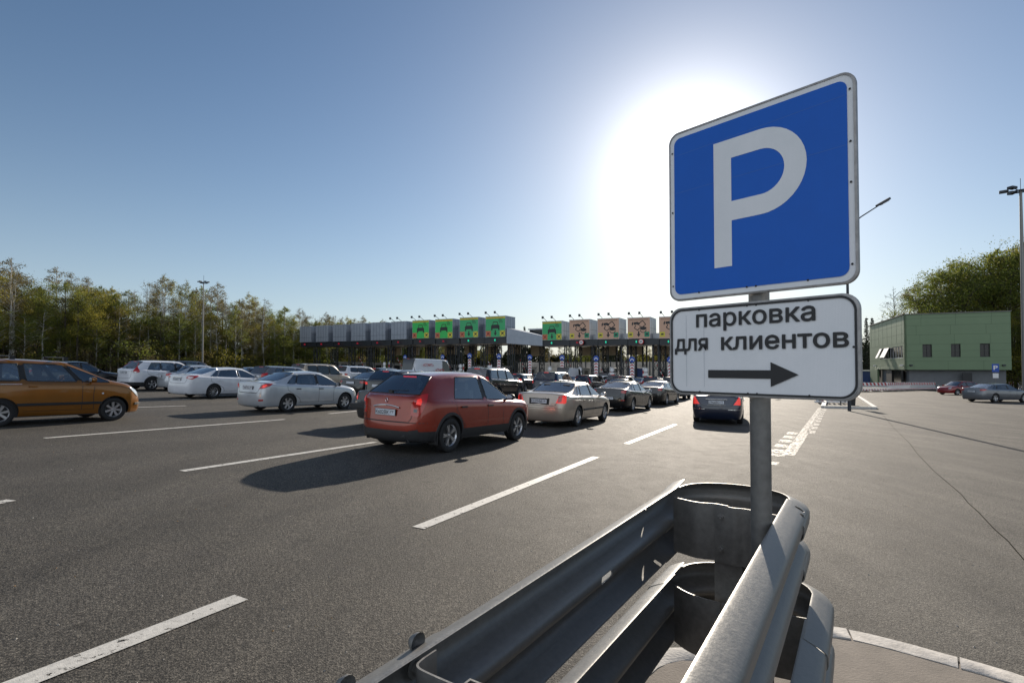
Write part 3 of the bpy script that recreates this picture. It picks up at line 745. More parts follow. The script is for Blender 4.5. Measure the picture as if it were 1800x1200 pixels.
def split(me, slots):
    "keep only faces with the given slots; returns new mesh"
    m2 = me.copy(); bm = bmesh.new(); bm.from_mesh(m2)
    bmesh.ops.delete(bm, geom=[f for f in bm.faces if f.material_index not in slots], context='FACES'); bm.to_mesh(m2); bm.free(); return m2
def islands(me):
    bm = bmesh.new(); bm.from_mesh(me); seen = set(); out = []
    bm.faces.ensure_lookup_table()
    for f in bm.faces:
        if f in seen: continue
        st = [f]; seen.add(f); grp = []
        while st:
            q = st.pop(); grp.append(q)
            for e in q.edges:
                for h in e.link_faces:
                    if h not in seen: seen.add(h); st.append(h)
        vs = {}; fs = []
        for q in grp:
            fs.append([vs.setdefault(v, len(vs)) for v in q.verts])
        bd = [[(e.verts[0].co.copy(), e.verts[1].co.copy())] for q in grp for e in q.edges if len(e.link_faces) == 1]
        out.append(([v.co.copy() for v in vs], fs, [b[0] for b in bd]))
    bm.free(); return out
def chain(segs):
    segs = list(segs); key = lambda v: (round(v.x, 4), round(v.y, 4), round(v.z, 4)); adj = {}
    for a, b in segs: adj.setdefault(key(a), []).append(b); adj.setdefault(key(b), []).append(a)
    loops = []; used = set()
    for k0 in list(adj):
        if k0 in used: continue
        cur = k0; loop = []; prev = None
        while cur not in used:
            used.add(cur); loop.append(Vector(cur)); nx = [v for v in adj[cur] if key(v) not in used]
            if not nx: break
            cur = key(nx[0])
        loops.append(loop)
    return loops

def patch(bvh, poly, fn, off=.006, th=.012, step=.045):
    "a skin laid on the body: poly in 2D, fn(u, v) -> (origin, direction)"
    pts = []
    n = len(poly)
    for i in range(n):
        a = Vector(poly[i]); b = Vector(poly[(i+1) % n]); k = max(1, int((b-a).length/step))
        pts += [a.lerp(b, j/k) for j in range(k)]
    nb = len(pts); us = [q.x for q in pts]; vs_ = [q.y for q in pts]
    u = min(us)+step
    while u < max(us):
        v = min(vs_)+step
        while v < max(vs_): pts.append(Vector((u, v))); v += step
        u += step
    vo, eo, fo, _, _, _ = delaunay_2d_cdt([q.to_2d() for q in pts], [], [list(range(nb))], 1, 1e-5)
    P = []; N = []
    for q in vo:
        o_, d = fn(q.x, q.y); h, nn, _, _ = bvh.ray_cast(o_, d)
        if h is None: h = o_+d*.6; nn = d
        if nn.dot(d) < 0: nn = -nn
        if fn.__name__ == 'outside': nn = -nn if nn.dot(d) > 0 else nn
        P.append(h); N.append(nn)
    return P, N, [tuple(f) for f in fo]
def patch_to(mb, P, N, F, off, th, mi=0, flip=False):
    n = len(P); mb.add([p+q*off for p, q in zip(P, N)] + [p+q*(off-th) for p, q in zip(P, N)],
        [tuple(f) for f in F] , mi)
    # skirt
    cnt = {}
    for f in F:
        for a, b in zip(f, f[1:]+f[:1]): cnt[(a, b)] = 1
    b0 = len(mb.v)-2*n
    for (a, b) in cnt:
        if (b, a) not in cnt: mb.f.append([b0+b, b0+a, b0+n+a, b0+n+b]); mb.mi.append(mi)

WH = {}
def wheel_meshes(r, wd, style):
    key = (round(r, 3), style)
    if key in WH: return WH[key]
    rim = r*(.66 if style != 'big' else .72)
    t = MB(); h = wd/2
    t.lathe([(rim*.97, -h*.8), (rim*1.03, -h*.95), (r*.86, -h), (r*.965, -h*.88), (r*.995, -h*.6), (r, -h*.2), (r, h*.2), (r*.995, h*.6), (r*.965, h*.88), (r*.86, h), (rim*1.03, h*.95), (rim*.97, h*.8)], 40)
    for k in range(3): t.lathe([(r*1.001, -h*.45+k*h*.45-.004), (r*1.002, -h*.45+k*h*.45), (r*1.001, -h*.45+k*h*.45+.004)], 40)
    m = MB()   # outer face towards -z
    m.lathe([(rim*.98, h*.5), (rim*.90, h*.5), (rim*.90, -h*.55), (rim*.985, -h*.80), (rim*1.0, -h*.84), (rim*1.0, -h*.7)], 40, 0)
    m.lathe([(rim*.92, h*.1), (0, h*.1)], 32, 1)
    m.lathe([(0, -h*.72), (rim*.12, -h*.71), (rim*.16, -h*.62), (rim*.2, -h*.3)], 20, 0)
    n = {'five': 5, 'six': 6, 'seven': 7, 'ten': 10, 'double': 5, 'big': 5, 'cap': 9}[style]
    for k in range(n):
        for dd in ((-.13, .13) if style in ('double',) else (0,)):
            a = 2*math.pi*k/n; wd0 = rim*{'five': .17, 'six': .16, 'seven': .13, 'ten': .06, 'double': .075, 'big': .13, 'cap': .12}[style]
            c, s_ = math.cos, math.sin
            def pt(rad, lat, z): return (rad*c(a+dd*(rad/rim)) - lat*s_(a), rad*s_(a+dd*(rad/rim)) + lat*c(a), z)
            w1 = wd0*1.35 if style in ('five', 'six', 'seven') else wd0
            vs = [pt(rim*.10, -wd0*.8, -h*.66), pt(rim*.10, wd0*.8, -h*.66), pt(rim*.93, w1*.8, -h*.74), pt(rim*.93, -w1*.8, -h*.74),
                  pt(rim*.10, -wd0, -h*.3), pt(rim*.10, wd0, -h*.3), pt(rim*.93, w1, -h*.3), pt(rim*.93, -w1, -h*.3)]
            m.add(vs, [(0, 1, 2, 3), (0, 3, 7, 4), (1, 5, 6, 2), (4, 7, 6, 5), (0, 4, 5, 1), (2, 6, 7, 3)], 0)
    tm = t.mesh('tyre', ML['rubber']); shade(tm, 50); rm = m.mesh('rim', [ML['rimd'] if style == 'big' else ML['rim'], ML['black']]); shade(rm, 30)
    WH[key] = (tm, rm); return WH[key]

def car(p, paint_m, loc_kw, label, group='cars queueing for the toll gates', name='car', cat='car', lod=0, plate=None, tails=(), tint='glass', wheels='five', extras=None, brake=False, seatm='seat', trimm=None, door_m=None):
    L, W, H, gc, wb, wr = p['L'], p['W'], p['H'], p['gc'], p['wb'], p['wr']; hw = W/2
    ra = L-p['fo']-wb; x0 = ra+wb/2
    low = p.get('lowm') or (ML['bplas'] if p.get('clad') else paint_m)
    me = body_mesh(p, [paint_m, ML[tint], low, ML['black'], paint_m, paint_m])
    bm = bmesh.new(); bm.from_mesh(me); bvh = BVHTree.FromBMesh(bm); bm.free()
    # ---- where it stands
    az = loc_kw.get('az', 27.2)
    def origin(az_):
        u = Vector((math.sin(R(az_)), math.cos(R(az_)), 0)); l = Vector((-u.y, u.x, 0))
        if 'rr' in loc_kw: q = gp(*loc_kw['rr']); c = q + u*(wb/2) + l*(hw-.12)
        elif 'fr' in loc_kw: q = gp(*loc_kw['fr']); c = q - u*(wb/2) + l*(hw-.12)
        elif 'fl' in loc_kw: q = gp(*loc_kw['fl']); c = q - u*(wb/2) - l*(hw-.12)
        elif 'rl' in loc_kw: q = gp(*loc_kw['rl']); c = q + u*(wb/2) - l*(hw-.12)
        else: x, Y = loc_kw['xd']; c = Vector((ray(x, 645).x*Y, Y, 0))
        return c, u, l
    if 'fx' in loc_kw:
        best = min((abs(project((lambda c, u, l: c + u*(wb/2) - l*(hw-.12) + Vector((0, 0, g(c.x, c.y)-c.z)))(*origin(a_/4)))[0]-loc_kw['fx']), a_/4) for a_ in range(-60, 280))
        az = best[1]
    c, u, l = origin(az)
    f3 = c+u*wb/2; r3 = c-u*wb/2; lf = c+l*hw; rt = c-l*hw
    fu = Vector((u.x, u.y, (g(f3.x, f3.y)-g(r3.x, r3.y))/wb)).normalized(); fl = Vector((l.x, l.y, (g(lf.x, lf.y)-g(rt.x, rt.y))/W)).normalized()
    up = fu.cross(fl).normalized(); fl = up.cross(fu)
    mw = Matrix(((fu.x, fl.x, up.x, c.x), (fu.y, fl.y, up.y, c.y), (fu.z, fl.z, up.z, g(c.x, c.y)), (0, 0, 0, 1)))
    root = empty(name, mw=mw, label=label, cat=cat, group=group)
    D = Matrix.Translation((-x0, 0, 0))
    def put(me_, nm_, parent=root, sm=35, label=None):
        me_.transform(D) if parent is root or nm_ in ('handle',) else None
        o = bpy.data.objects.new(nm_, me_); COL.objects.link(o); o.parent = parent
        if sm: shade(me_, sm)
        return tag(o, label)
    def mbput(mb, nm_, mats, sm=None, parent=root, bevel=0, label=None, M=None):
        me_ = mb.mesh(nm_, mats); me_.transform(D)
        b_ = bmesh.new(); b_.from_mesh(me_)
        if bevel:
            bmesh.ops.remove_doubles(b_, verts=b_.verts, dist=1e-5); bmesh.ops.recalc_face_normals(b_, faces=b_.faces)
            es = [e for e in b_.edges if len(e.link_faces) == 2 and e.calc_face_angle(0) > R(30)]
            bmesh.ops.bevel(b_, geom=es, offset=bevel, segments=2, profile=.7, affect='EDGES', clamp_overlap=True)
        bmesh.ops.recalc_face_normals(b_, faces=b_.faces); b_.to_mesh(me_); b_.free()
        o = bpy.data.objects.new(nm_, me_); COL.objects.link(o); o.parent = parent
        if sm: shade(me_, sm)
        return tag(o, label)
    doors = []
    if lod == 0:
        body = put(split(me, {0, 2, 3}), 'body', sm=38)
        for sl, in ((4,), (5,)):
            dm = split(me, {sl})
            if not len(dm.polygons): continue
            for vs, fs, bd in islands(dm):
                d = put((lambda m_: (m_.from_pydata(vs, [], fs), m_.materials.append(paint_m), m_)[2])(bpy.data.meshes.new('door')), 'door', sm=38)
                doors.append((sum((v for v in vs), Vector())/len(vs), d))
    else: body = put(split(me, {0, 2, 3, 4, 5}), 'body', sm=38)
    gm = split(me, {1})
    for vs, fs, bd in islands(gm):
        c_ = sum((v for v in vs), Vector())/len(vs)
        nm_ = 'rear_window' if abs(c_.y) < .1 and c_.x < L*.45 else 'windscreen' if abs(c_.y) < .1 else 'side_window'
        m_ = bpy.data.meshes.new(nm_); m_.from_pydata(vs, [], fs)
        gl = loc_kw.get('rearglass') if nm_ == 'rear_window' else (loc_kw.get('rearglass') if (nm_ == 'side_window' and c_.x < L*.48 and loc_kw.get('privacy')) else None)
        m_.materials.append(ML[gl or tint]); wo = put(m_, nm_, sm=60); trim = MB()
        for lp_ in chain(bd):
            if len(lp_) > 2:
                lp_ = [q*1.0 for q in lp_]; lp_.append(lp_[0]); trim.tube(lp_, .009 if nm_ == 'side_window' else .011, 4 if lod else 6, cap=False)
        mbput(trim, 'window_trim', trimm or ML['black'], 60, parent=wo)
    # ---- cabin
    cab = MB(); yb = hw*.82; bz = min(p['br'], p['bf'])-.16; xa = (.5 if p['kind'] == 'sedan' else .25)
    cab.box(((xa+p['cowl'])/2, 0, gc+.12), (p['cowl']-xa, yb*2, .06)); 
    cab.box((p['cowl']-.28, 0, bz+.02), (.5, yb*2, .22))
    if p['kind'] == 'sedan': cab.box((xa+.35, 0, p['zrb']-.06), (.62, yb*1.7, .05))
    for s in (-1, 1): cab.box(((xa+p['cowl'])/2, s*(hw*.9), (gc+bz)/2+.03), (p['cowl']-xa-.3, .03, bz-gc))
    mbput(cab, 'cabin', ML['black'])
    hx = p['hdr']; zs = gc+.30
    for s in (-1, 1):
        for q, (xs_, w_, hh, hd, yy, rk) in enumerate(((hx-.35, .48, .66, .26, .36, 12), (hx-1.20, .62, .60, .24, .34, 16))):
            sb = MB(); sb.box((xs_+.15, s*yy, zs+.03), (.52, w_, .18)); M_ = Matrix.Translation((xs_-.12, s*yy, zs+.38)) @ Matrix.Rotation(R(-rk), 4, 'Y')
            sb.box((0, 0, 0), (.14, w_, hh), M=M_); sb.box((0, 0, hh/2+.09), (.10, hd, .17), M=M_)
            if lod < 2 or q == 0: mbput(sb, 'seat', ML[seatm], 30, bevel=.03 if lod == 0 else 0)
    # ---- wheels
    tm, rm = wheel_meshes(wr, .205 if wr < .33 else .235, wheels)
    for x in (-wb/2, wb/2):
        for s in (-1, 1):
            o = bpy.data.objects.new('wheel', tm); COL.objects.link(o); o.parent = root; o.location = (x, s*(hw-.125), wr)
            o.rotation_euler = (R(-90 if s > 0 else 90), R(random.uniform(0, 70)), 0) if False else (R(-90) if s < 0 else R(90), 0, 0)
            q = bpy.data.objects.new('rim', rm); COL.objects.link(q); q.parent = o; q.rotation_euler = (0, 0, random.random()*2); q.rotation_euler.x = 0
            q.rotation_euler = (0, 0, q.rotation_euler.z)
    # ---- rays onto the skin
    RR = .6
    def corner(rear, side):
        def fn(cc, z):
            Q = Vector((RR if rear else L-RR, side*(hw-RR), z)); a = min(RR*.98, abs(cc)); th = math.atan((RR-a)/RR)
            ang = th if cc > 0 else math.pi/2-th         # angle from the side direction
            ang = (math.pi/2 - math.atan2(RR, RR-a)) if False else ang
            sx = -1 if rear else 1
            if cc <= 0: d = Vector((sx*RR, side*(RR-a), 0))
            else: d = Vector((sx*(RR-a), side*RR, 0))
            return Q, d.normalized()
        return fn
    def rearf(y, z): return Vector((RR, y, z)), Vector((-1, 0, 0))
    def frontf(y, z): return Vector((L-RR, y, z)), Vector((1, 0, 0))
    def sidef(s):
        def fn(x, z): return Vector((x, s*(hw-.5), z)), Vector((0, s, 0))
        return fn
    def lay(poly, fn, mt, nm_, off=.006, th=.014, label=None, parent=root, sm=50):
        P, N, F = patch(bvh, poly, fn); mb = MB(); patch_to(mb, P, N, F, off, th); return mbput(mb, nm_, ML[mt] if isinstance(mt, str) else mt, sm, label=label, parent=parent)
    def gapline(mb, pts, fn, wd=.012, off=.0015):
        pts = [Vector(q) for q in pts]; res = []
        for a, b in zip(pts, pts[1:]):
            k = max(1, int((b-a).length/.05)); res += [a.lerp(b, j/k) for j in range(k)]
        res.append(pts[-1]); H_ = []
        for q in res:
            o_, d = fn(q.x, q.y); h, n_, _, _ = bvh.ray_cast(o_, d)
            if h is None: continue
            if n_.dot(d) < 0: n_ = -n_
            H_.append((h, n_))
        vs = []; fs = []
        for i, (h, n_) in enumerate(H_):
            t = (H_[min(i+1, len(H_)-1)][0]-H_[max(i-1, 0)][0]).normalized(); b_ = t.cross(n_).normalized()*wd/2
            vs += [h+n_*off-b_, h+n_*off+b_]
        for i in range(len(H_)-1): fs.append((2*i, 2*i+1, 2*i+3, 2*i+2))
        mb.add(vs, fs)
    # ---- lamps
    for shp, mt, nm_ in tails:
        for s in (-1, 1): lay(shp, corner(True, s), mt, nm_, off=.010, th=.02)
    for shp, mt, nm_ in p.get('heads', ()):
        for s in (-1, 1): lay(shp, corner(False, s), mt, nm_, off=.010, th=.02)
    # ---- number plate
    def rear_at(y, z):
        h, n_, _, _ = bvh.ray_cast(*rearf(y, z)); return h if h else Vector((0, y, z))
    zp = p.get('zp', .78); xr = min(rear_at(-.2, zp).x, rear_at(.2, zp).x, rear_at(0, zp).x)-.012
    MP = Matrix.Translation((xr, 0, zp)) @ Matrix(((0, 0, -1, 0), (-1, 0, 0, 0), (0, 1, 0, 0), (0, 0, 0, 1)))
    mb = MB().box((0, 0, 0), (.54, .125, .014), 1, MP).box((0, 0, .004), (.52, .112, .012), 0, MP)
    pl = mbput(mb, 'number_plate', [ML['plate'], ML['ink']])
    if plate and lod == 0:
        tb = MB(); a_, b_ = plate
        put_text(tb, a_, MP @ Matrix.Translation((-.245, -.040, .0115)), .345, .078, bold=.02)
        put_text(tb, b_, MP @ Matrix.Translation((.135, -.015, .0115)), .09, .050, bold=.015); tb.box((.118, 0, .0108), (.003, .105, .001), M=MP)
        me_ = tb.mesh('plate_text', ML['ink']); me_.transform(D); o = bpy.data.objects.new('characters', me_); COL.objects.link(o); o.parent = pl
    # ---- mirrors
    mx = p['cowl']-p.get('mirx', .42); mz = p['bf']+.06
    for s in (-1, 1):
        mb = MB(); M_ = Matrix.Translation((mx, s*(hw+.09), mz+.02))
        mb.lathe([(0, -.055), (.06, -.05), (.085, -.02), (.09, .02), (.085, .05), (.0, .055)], 14, M=M_ @ Matrix.Rotation(R(90), 4, 'Y') @ Matrix.Diagonal((.85, 1.15, 1, 1)))
        mb.tube([(mx+.02, s*(hw*.90), mz-.06), (mx+.01, s*(hw+.05), mz-.01)], [.03, .022], 8)
        o = mbput(mb, 'wing_mirror', p.get('mirm') or (ML['black'] if p.get('blackmir', False) else paint_m), 50)
        if lod == 0: mbput(MB().lathe([(0, -.0555), (.07, -.0553)], 14, M=M_ @ Matrix.Rotation(R(90), 4, 'Y') @ Matrix.Diagonal((.85, 1.15, 1, 1))), 'mirror_glass', ML['chrome'], parent=o)
    # ---- high brake light
    if p['kind'] != 'sedan':
        zt = roofz = H - p.get('rdrop', .07) - .045
        mb = MB().box((p['rh']-.035, 0, H-p.get('rdrop', .07)-.055), (.03, .34, .028)); mbput(mb, 'high_brake_light', ML['redlit' if brake else 'redl'], bevel=.006)
    if lod <= 1:
        # handles
        hz = (p['br']+p['bf'])/2-.13
        for s in (-1, 1):
            for hx_ in p.get('handles', (p['gh'][-1][0]+.06, p['gh'][0][0]+.45)):
                h, n_, _, _ = bvh.ray_cast(*sidef(s)(hx_, hz))
                if h is None: continue
                mb = MB().box((h.x, h.y+s*.022, hz), (.19, .016, .032)).box((h.x-.07, h.y+s*.008, hz), (.02, .03, .022)).box((h.x+.07, h.y+s*.008, hz), (.02, .03, .022))
                par = min(doors, key=lambda q: (q[0]-h).length)[1] if doors else root
                mbput(mb, 'door_handle', ML[p.get('hm', 'bplas')] if p.get('hm') else paint_m, bevel=.004, parent=par)
        gp_ = MB(); xB = p['gh'][-1][0]-.03; xA_ = p['cowl']-.50 if p.get('afx') is None else p['afx']; zt_ = p['bf']-.01
        for s in (-1, 1):
            fn = sidef(s); sill = gc+.17
            gapline(gp_, [(xA_-.02, zt_-.02), (xA_-.05, zt_-.3), (xA_-.03, sill)], fn); gapline(gp_, [(xB, p['br']-.01), (xB, sill)], fn)
            if p.get('rd', True):
                q0 = p['gh'][0 if p['kind'] == 'sedan' else 1][0]; gapline(gp_, [(q0, p['br']-.02), (q0+.02, p['br']-.22), (ra+wr+.13, wr+.18), (ra+wr+.2, sill)], fn)
            gapline(gp_, [(ra+wr+.12, sill), (xA_-.02, sill)], fn, wd=.007)
        if p['kind'] == 'sedan':
            zz = p['deck']; gapline(gp_, [(-.70*hw*1.05, zz-.05), (-.60*hw, zz-.32), (-.5*hw, zz-.36), (.5*hw, zz-.36), (.60*hw, zz-.32), (.70*hw*1.05, zz-.05)], rearf)
        else:
            zz = p['zrb']; gapline(gp_, [(-.70*hw, zz-.12), (-.66*hw, zz-.45), (-.6*hw, zz-.52), (.6*hw, zz-.52), (.66*hw, zz-.45), (.70*hw, zz-.12)], rearf)
        merge(body, gp_, D)
        # exhaust, antenna, wiper
        if p.get('exh'):
            for y in p['exh']:
                mb = MB(); mb.tube([(.30, y, gc+.06), (.02, y, gc+.05)], .033, 12, cap=False); mb.lathe([(0, 0), (.033, 0)], 12, 1, M=Matrix.Translation((.05, y, gc+.052)) @ Matrix.Rotation(R(90), 4, 'Y'))
                mbput(mb, 'exhaust', [ML['rimd'], ML['black']], 50)
    if lod == 0 or p.get('ant'):
        mb = MB(); xa_ = p['rh']+.12
        if p.get('fin'): mb.prism([(0, 0), (.14, 0), (.03, .055), (.0, .05)], -.014, .014, M=Matrix.Translation((xa_, 0, H-p.get('rdrop', .07)-.0)) @ Matrix.Rotation(R(90), 4, 'X'))
        else: mb.tube([(xa_, 0, H-.08), (xa_-.10, 0, H+.10)], [.007, .003], 5)
        mbput(mb, 'antenna', ML['black'])
    if p.get('wiper'):
        zz = p['zrb']+.05; mb = MB(); h0 = Vector((p['rb']-.045, -.02, zz)); mb.box(h0, (.05, .10, .05)); mb.tube([h0+Vector((-.01, 0, .01)), h0+Vector((.0, -.34, .03))], [.012, .007], 6); mb.tube([h0+Vector((.01, .05, .015)), h0+Vector((.015, -.44, .03))], .007, 4)
        mbput(mb, 'rear_wiper', ML['black'])
    if p.get('rails'):
        mb = MB()
        for s in (-1, 1):
            pts = []
            for k in range(9):
                x = p['rh']+.15+(p['hdr']-p['rh']-.2)*k/8; h, _, _, _ = bvh.ray_cast(Vector((x, s*hw*.62, H+.5)), Vector((0, 0, -1))); z = (h.z if h else H)+(.035 if 0 < k < 8 else -.005); pts.append((x, s*hw*.62, z))
            mb = MB().tube(pts, .016, 8); mbput(mb, 'roof_rail', p['rails'], 50)
    if p.get('arch'):
        rr = wr+.05
        for x in (ra, ra+wb):
            for s in (-1, 1):
                ring = []; mb = MB()
                for k in range(25):
                    a = R(-18+216*k/24); row = []
                    for dr, do in ((-.004, .0), (0.0, .012), (.05, .012), (.058, .0)):
                        px_, pz_ = x+math.cos(a)*(rr+dr), wr+.01+math.sin(a)*(rr+dr)
                        h, n_, _, _ = bvh.ray_cast(Vector((x+math.cos(a)*(rr+max(dr, .012)), s*(hw-.5), wr+.01+math.sin(a)*(rr+max(dr, .012)))), Vector((0, s, 0)))
                        yy = h.y if h else s*hw*.96
                        row.append((px_, yy+s*do, pz_))
                    ring.append(row)
                b0 = len(mb.v); mb.v += [q for row in ring for q in row]
                for k in range(24):
                    for j in range(3): mb.f.append([b0+k*4+j, b0+k*4+4+j, b0+k*4+5+j, b0+k*4+1+j]); mb.mi.append(0)
                mbput(mb, 'wheel_arch_trim', p['arch'] if not isinstance(p['arch'], str) else ML[p['arch']], 50)
    if extras: extras(dict(root=root, p=p, bvh=bvh, lay=lay, corner=corner, rearf=rearf, frontf=frontf, sidef=sidef, mbput=mbput, gapline=gapline, rear_at=rear_at, MP=MP, D=D, hw=hw, L=L, H=H, ra=ra, xr=xr, paint=paint_m))
    return root

def merge(o, mb, D):
    bm = bmesh.new(); bm.from_mesh(o.data); vs = [bm.verts.new(D @ Vector(v)) for v in mb.v]
    for f in mb.f: q = bm.faces.new([vs[i] for i in f]); q.material_index = 3; q.smooth = True
    bm.to_mesh(o.data); bm.free()
def P(**k):
    d = dict(kind='sedan', gc=.17, wr=.315, fo=.88, bulge=.07); d.update(k); return d
# body shapes; x runs from the rear bumper to the front
SEDAN = P(L=4.50, W=1.76, H=1.46, wb=2.65, fo=.88, br=.97, bf=.90, hr=.96, hf=.76, cowl=3.42, hdr=2.62, rh=1.42, rb=.66, zrb=1.04, deck=.99,
          gh=[(1.00, 1.36, 'g'), (1.44, 1.52, 'p'), (1.47, 1.55, 'g'), (2.24, 2.22, 'p'), (2.31, 2.29, 'g')], zp=.80, exh=(-.5,))
SUV = P(kind='suv', L=4.55, W=1.82, H=1.70, wb=2.65, fo=.90, gc=.21, wr=.345, br=1.10, bf=1.02, hr=1.08, hf=.92, cowl=3.50, hdr=2.72, rh=.50, rb=.16, zrb=1.14,
        gh=[(.46, .66, 'p'), (.70, .90, 'g'), (1.28, 1.32, 'p'), (1.34, 1.37, 'g'), (2.24, 2.22, 'p'), (2.33, 2.30, 'g')], zp=.86, clad=True, arch='bplas', y7=.74, y8=.66)
def V(base, **k): d = dict(base); d.update(k); return d
# ------------------------------------------------------------------ the fleet
C = {}
C['terra'] = paint('terracotta red metallic', (.27, .030, .014), .3, .24)
C['white'] = paint('white car paint', (.66, .68, .72), .0, .3)
C['silver'] = paint('light silver metallic', (.50, .53, .56), .35, .3)
C['beige'] = paint('champagne metallic', (.45, .38, .31), .5, .3)
C['black'] = paint('black car paint', (.006, .006, .007), .0, .22)
C['blackbr'] = paint('brown black metallic', (.016, .014, .013), .3, .25)
C['navy'] = paint('dark blue metallic', (.008, .014, .035), .25, .25)
C['orange'] = paint('bronze orange metallic', (.27, .108, .014), .5, .3)
C['red'] = paint('dark red', (.22, .012, .012), .1, .3)
C['grey'] = paint('grey metallic', (.17, .18, .20), .5, .3)
C['volga'] = paint('old dark green black', (.018, .020, .024), .0, .4)
C['sand'] = paint('sand beige', (.42, .35, .27), .1, .4)
TL_SUV = [([(-.34, .98), (-.30, 1.12), (.0, 1.16), (.26, 1.16), (.10, .95), (-.02, .80), (-.22, .82)], 'redl', 'tail_light')]

kor = V(SUV, L=4.41, W=1.83, H=1.675, wb=2.65, fo=.86, gc=.22, wr=.345, br=1.07, bf=.99, hr=1.06, hf=.90, cowl=3.40, hdr=2.50, rh=.66, rb=.13, zrb=1.15, y8r=.76, rdrop=.13, fdrop=.08, y8=.57, y7=.69, tail=.75, bulge=.09,
        gh=[(.50, .84, 'p'), (1.06, 1.30, 'g'), (2.14, 2.12, 'p'), (2.25, 2.22, 'g')], zp=.80, exh=(-.52, .52), wiper=True, blackmir=True, hm='bplas', handles=(2.30, 1.32))
def kor_x(k):
    red = k['paint']; xr = k['xr']; lay = k['lay']
    for s in (-1, 1):
        lay([(-.18, .98), (-.16, 1.06), (-.04, 1.09), (.0, 1.03), (-.04, .96)], k['corner'](True, s), 'redlit', 'lit_lamp', off=.016, th=.02)
        lay([(-.24, .83), (-.23, .89), (-.14, .88), (-.15, .82)], k['corner'](True, s), 'rimd', 'reverse_lamp', off=.015, th=.02)
    # bright bar over the plate, badge ring, bumper inserts
    mb = MB(); pts = []
    for i in range(15):
        t = -1+2*i/14; y = t*.34; z = .895+.045*(1-t*t); h = k['rear_at'](y, z); pts.append((h.x-.016, y, z))
    mb.tube(pts, .014, 6); k['mbput'](mb, 'chrome_bar', ML['chrome'], 50)
    h = k['rear_at'](0, 1.03); mb = MB().lathe([(.036, -.006), (.042, 0), (.036, .006), (.030, 0)], 20, M=Matrix.Translation((h.x-.012, 0, 1.03)) @ Matrix.Rotation(R(90), 4, 'Y') @ Matrix.Diagonal((1.1, .8, 1, 1)), close=True)
    k['mbput'](mb, 'badge', ML['chrome'], 50)
    for s in (-1, 1): lay([(-.34, .40), (-.34, .47), (-.12, .50), (-.06, .44)], k['corner'](True, s), 'bplas', 'bumper_insert', off=.004)
    mb = MB(); k['gapline'](mb, [(-.84, .62), (.84, .62)], k['rearf'], wd=.014); k['mbput'](mb, 'bumper_seam', ML['black'])
    mb = MB().box((-.02+.06, 0, .36), (.10, 1.0, .05)).box((.02, .0, .30), (.05, .42, .05)); k['mbput'](mb, 'skid_plate', ML['bplas'], bevel=.01)
    [k['mbput'](MB().box((k['ra']-.42, s*(k['hw']-.12), .30), (.02, .22, .22)), 'mud_flap', ML['black']) for s in (-1, 1)]
    mb = MB(); put_text(mb, '4WD', Matrix.Translation((k['rear_at'](-.56, .70).x-.006, -.50, .69)) @ Matrix(((0, 0, -1, 0), (-1, 0, 0, 0), (0, 1, 0, 0), (0, 0, 0, 1))), .12, .025); 
car(kor, C['terra'], dict(rr=(784, 794), fx=904), 'terracotta red compact crossover nearest the camera, with its long shadow on the asphalt', plate=('К602ВК', '77'), wheels='double', brake=True,
    tails=[([(-.31, .76), (-.30, .96), (-.22, 1.08), (.0, 1.16), (.24, 1.18), (.14, 1.0), (.02, .84), (-.12, .74)], 'redl', 'tail_light')], extras=kor_x, seatm='seatl')

TLs = lambda z, w_=.30, h=.15, f=.16: [([(-w_, z-h*.3), (-w_*.9, z+h*.35), (0, z+h*.5), (f, z+h*.45), (f*.5, z), (0, z-h*.5), (-w_*.5, z-h*.5)], 'redl', 'tail_light')]
# light silver saloon, second row
sol = V(SEDAN, L=4.37, W=1.70, H=1.47, wb=2.57, fo=.82, wr=.31, br=.99, bf=.90, hr=.96, hf=.76, cowl=3.50, hdr=2.62, rh=1.38, rb=.60, zrb=1.07, deck=1.03,
        gh=[(.92, 1.32, 'g'), (1.28, 1.45, 'p'), (1.30, 1.47, 'g'), (2.22, 2.20, 'p'), (2.30, 2.27, 'g')], hm='bplas', blackmir=True, zp=.84)
def sol_x(k):
    for s in (-1, 1):
        k['lay']([(-.16, .80+.06), (-.10, .94), (.05, .96), (.10, .93), (-.05, .85)], k['corner'](True, s), 'redlit', 'lit_lamp', off=.016)
        k['lay']([(-.30, .40), (-.28, .45), (-.06, .46), (-.08, .41)], k['corner'](True, s), 'redl', 'fog_reflector', off=.006)
    mb = MB(); k['gapline'](mb, [(-.80, .66), (.80, .66)], k['rearf'], wd=.008); merge([c for c in k['root'].children if c.name.startswith('body')][0], mb, k['D'])
car(sol, C['silver'], dict(rr=(503, 724), fx=603), 'light silver saloon with red tail lights stopped left of the terracotta crossover', plate=('Т457УС', '190'), wheels='six', brake=True,
    tails=[([(-.30, .80), (-.16, .95), (.0, .99), (.34, .99), (.20, .90), (.0, .84)], 'redl', 'tail_light')], extras=sol_x, seatm='seatl')
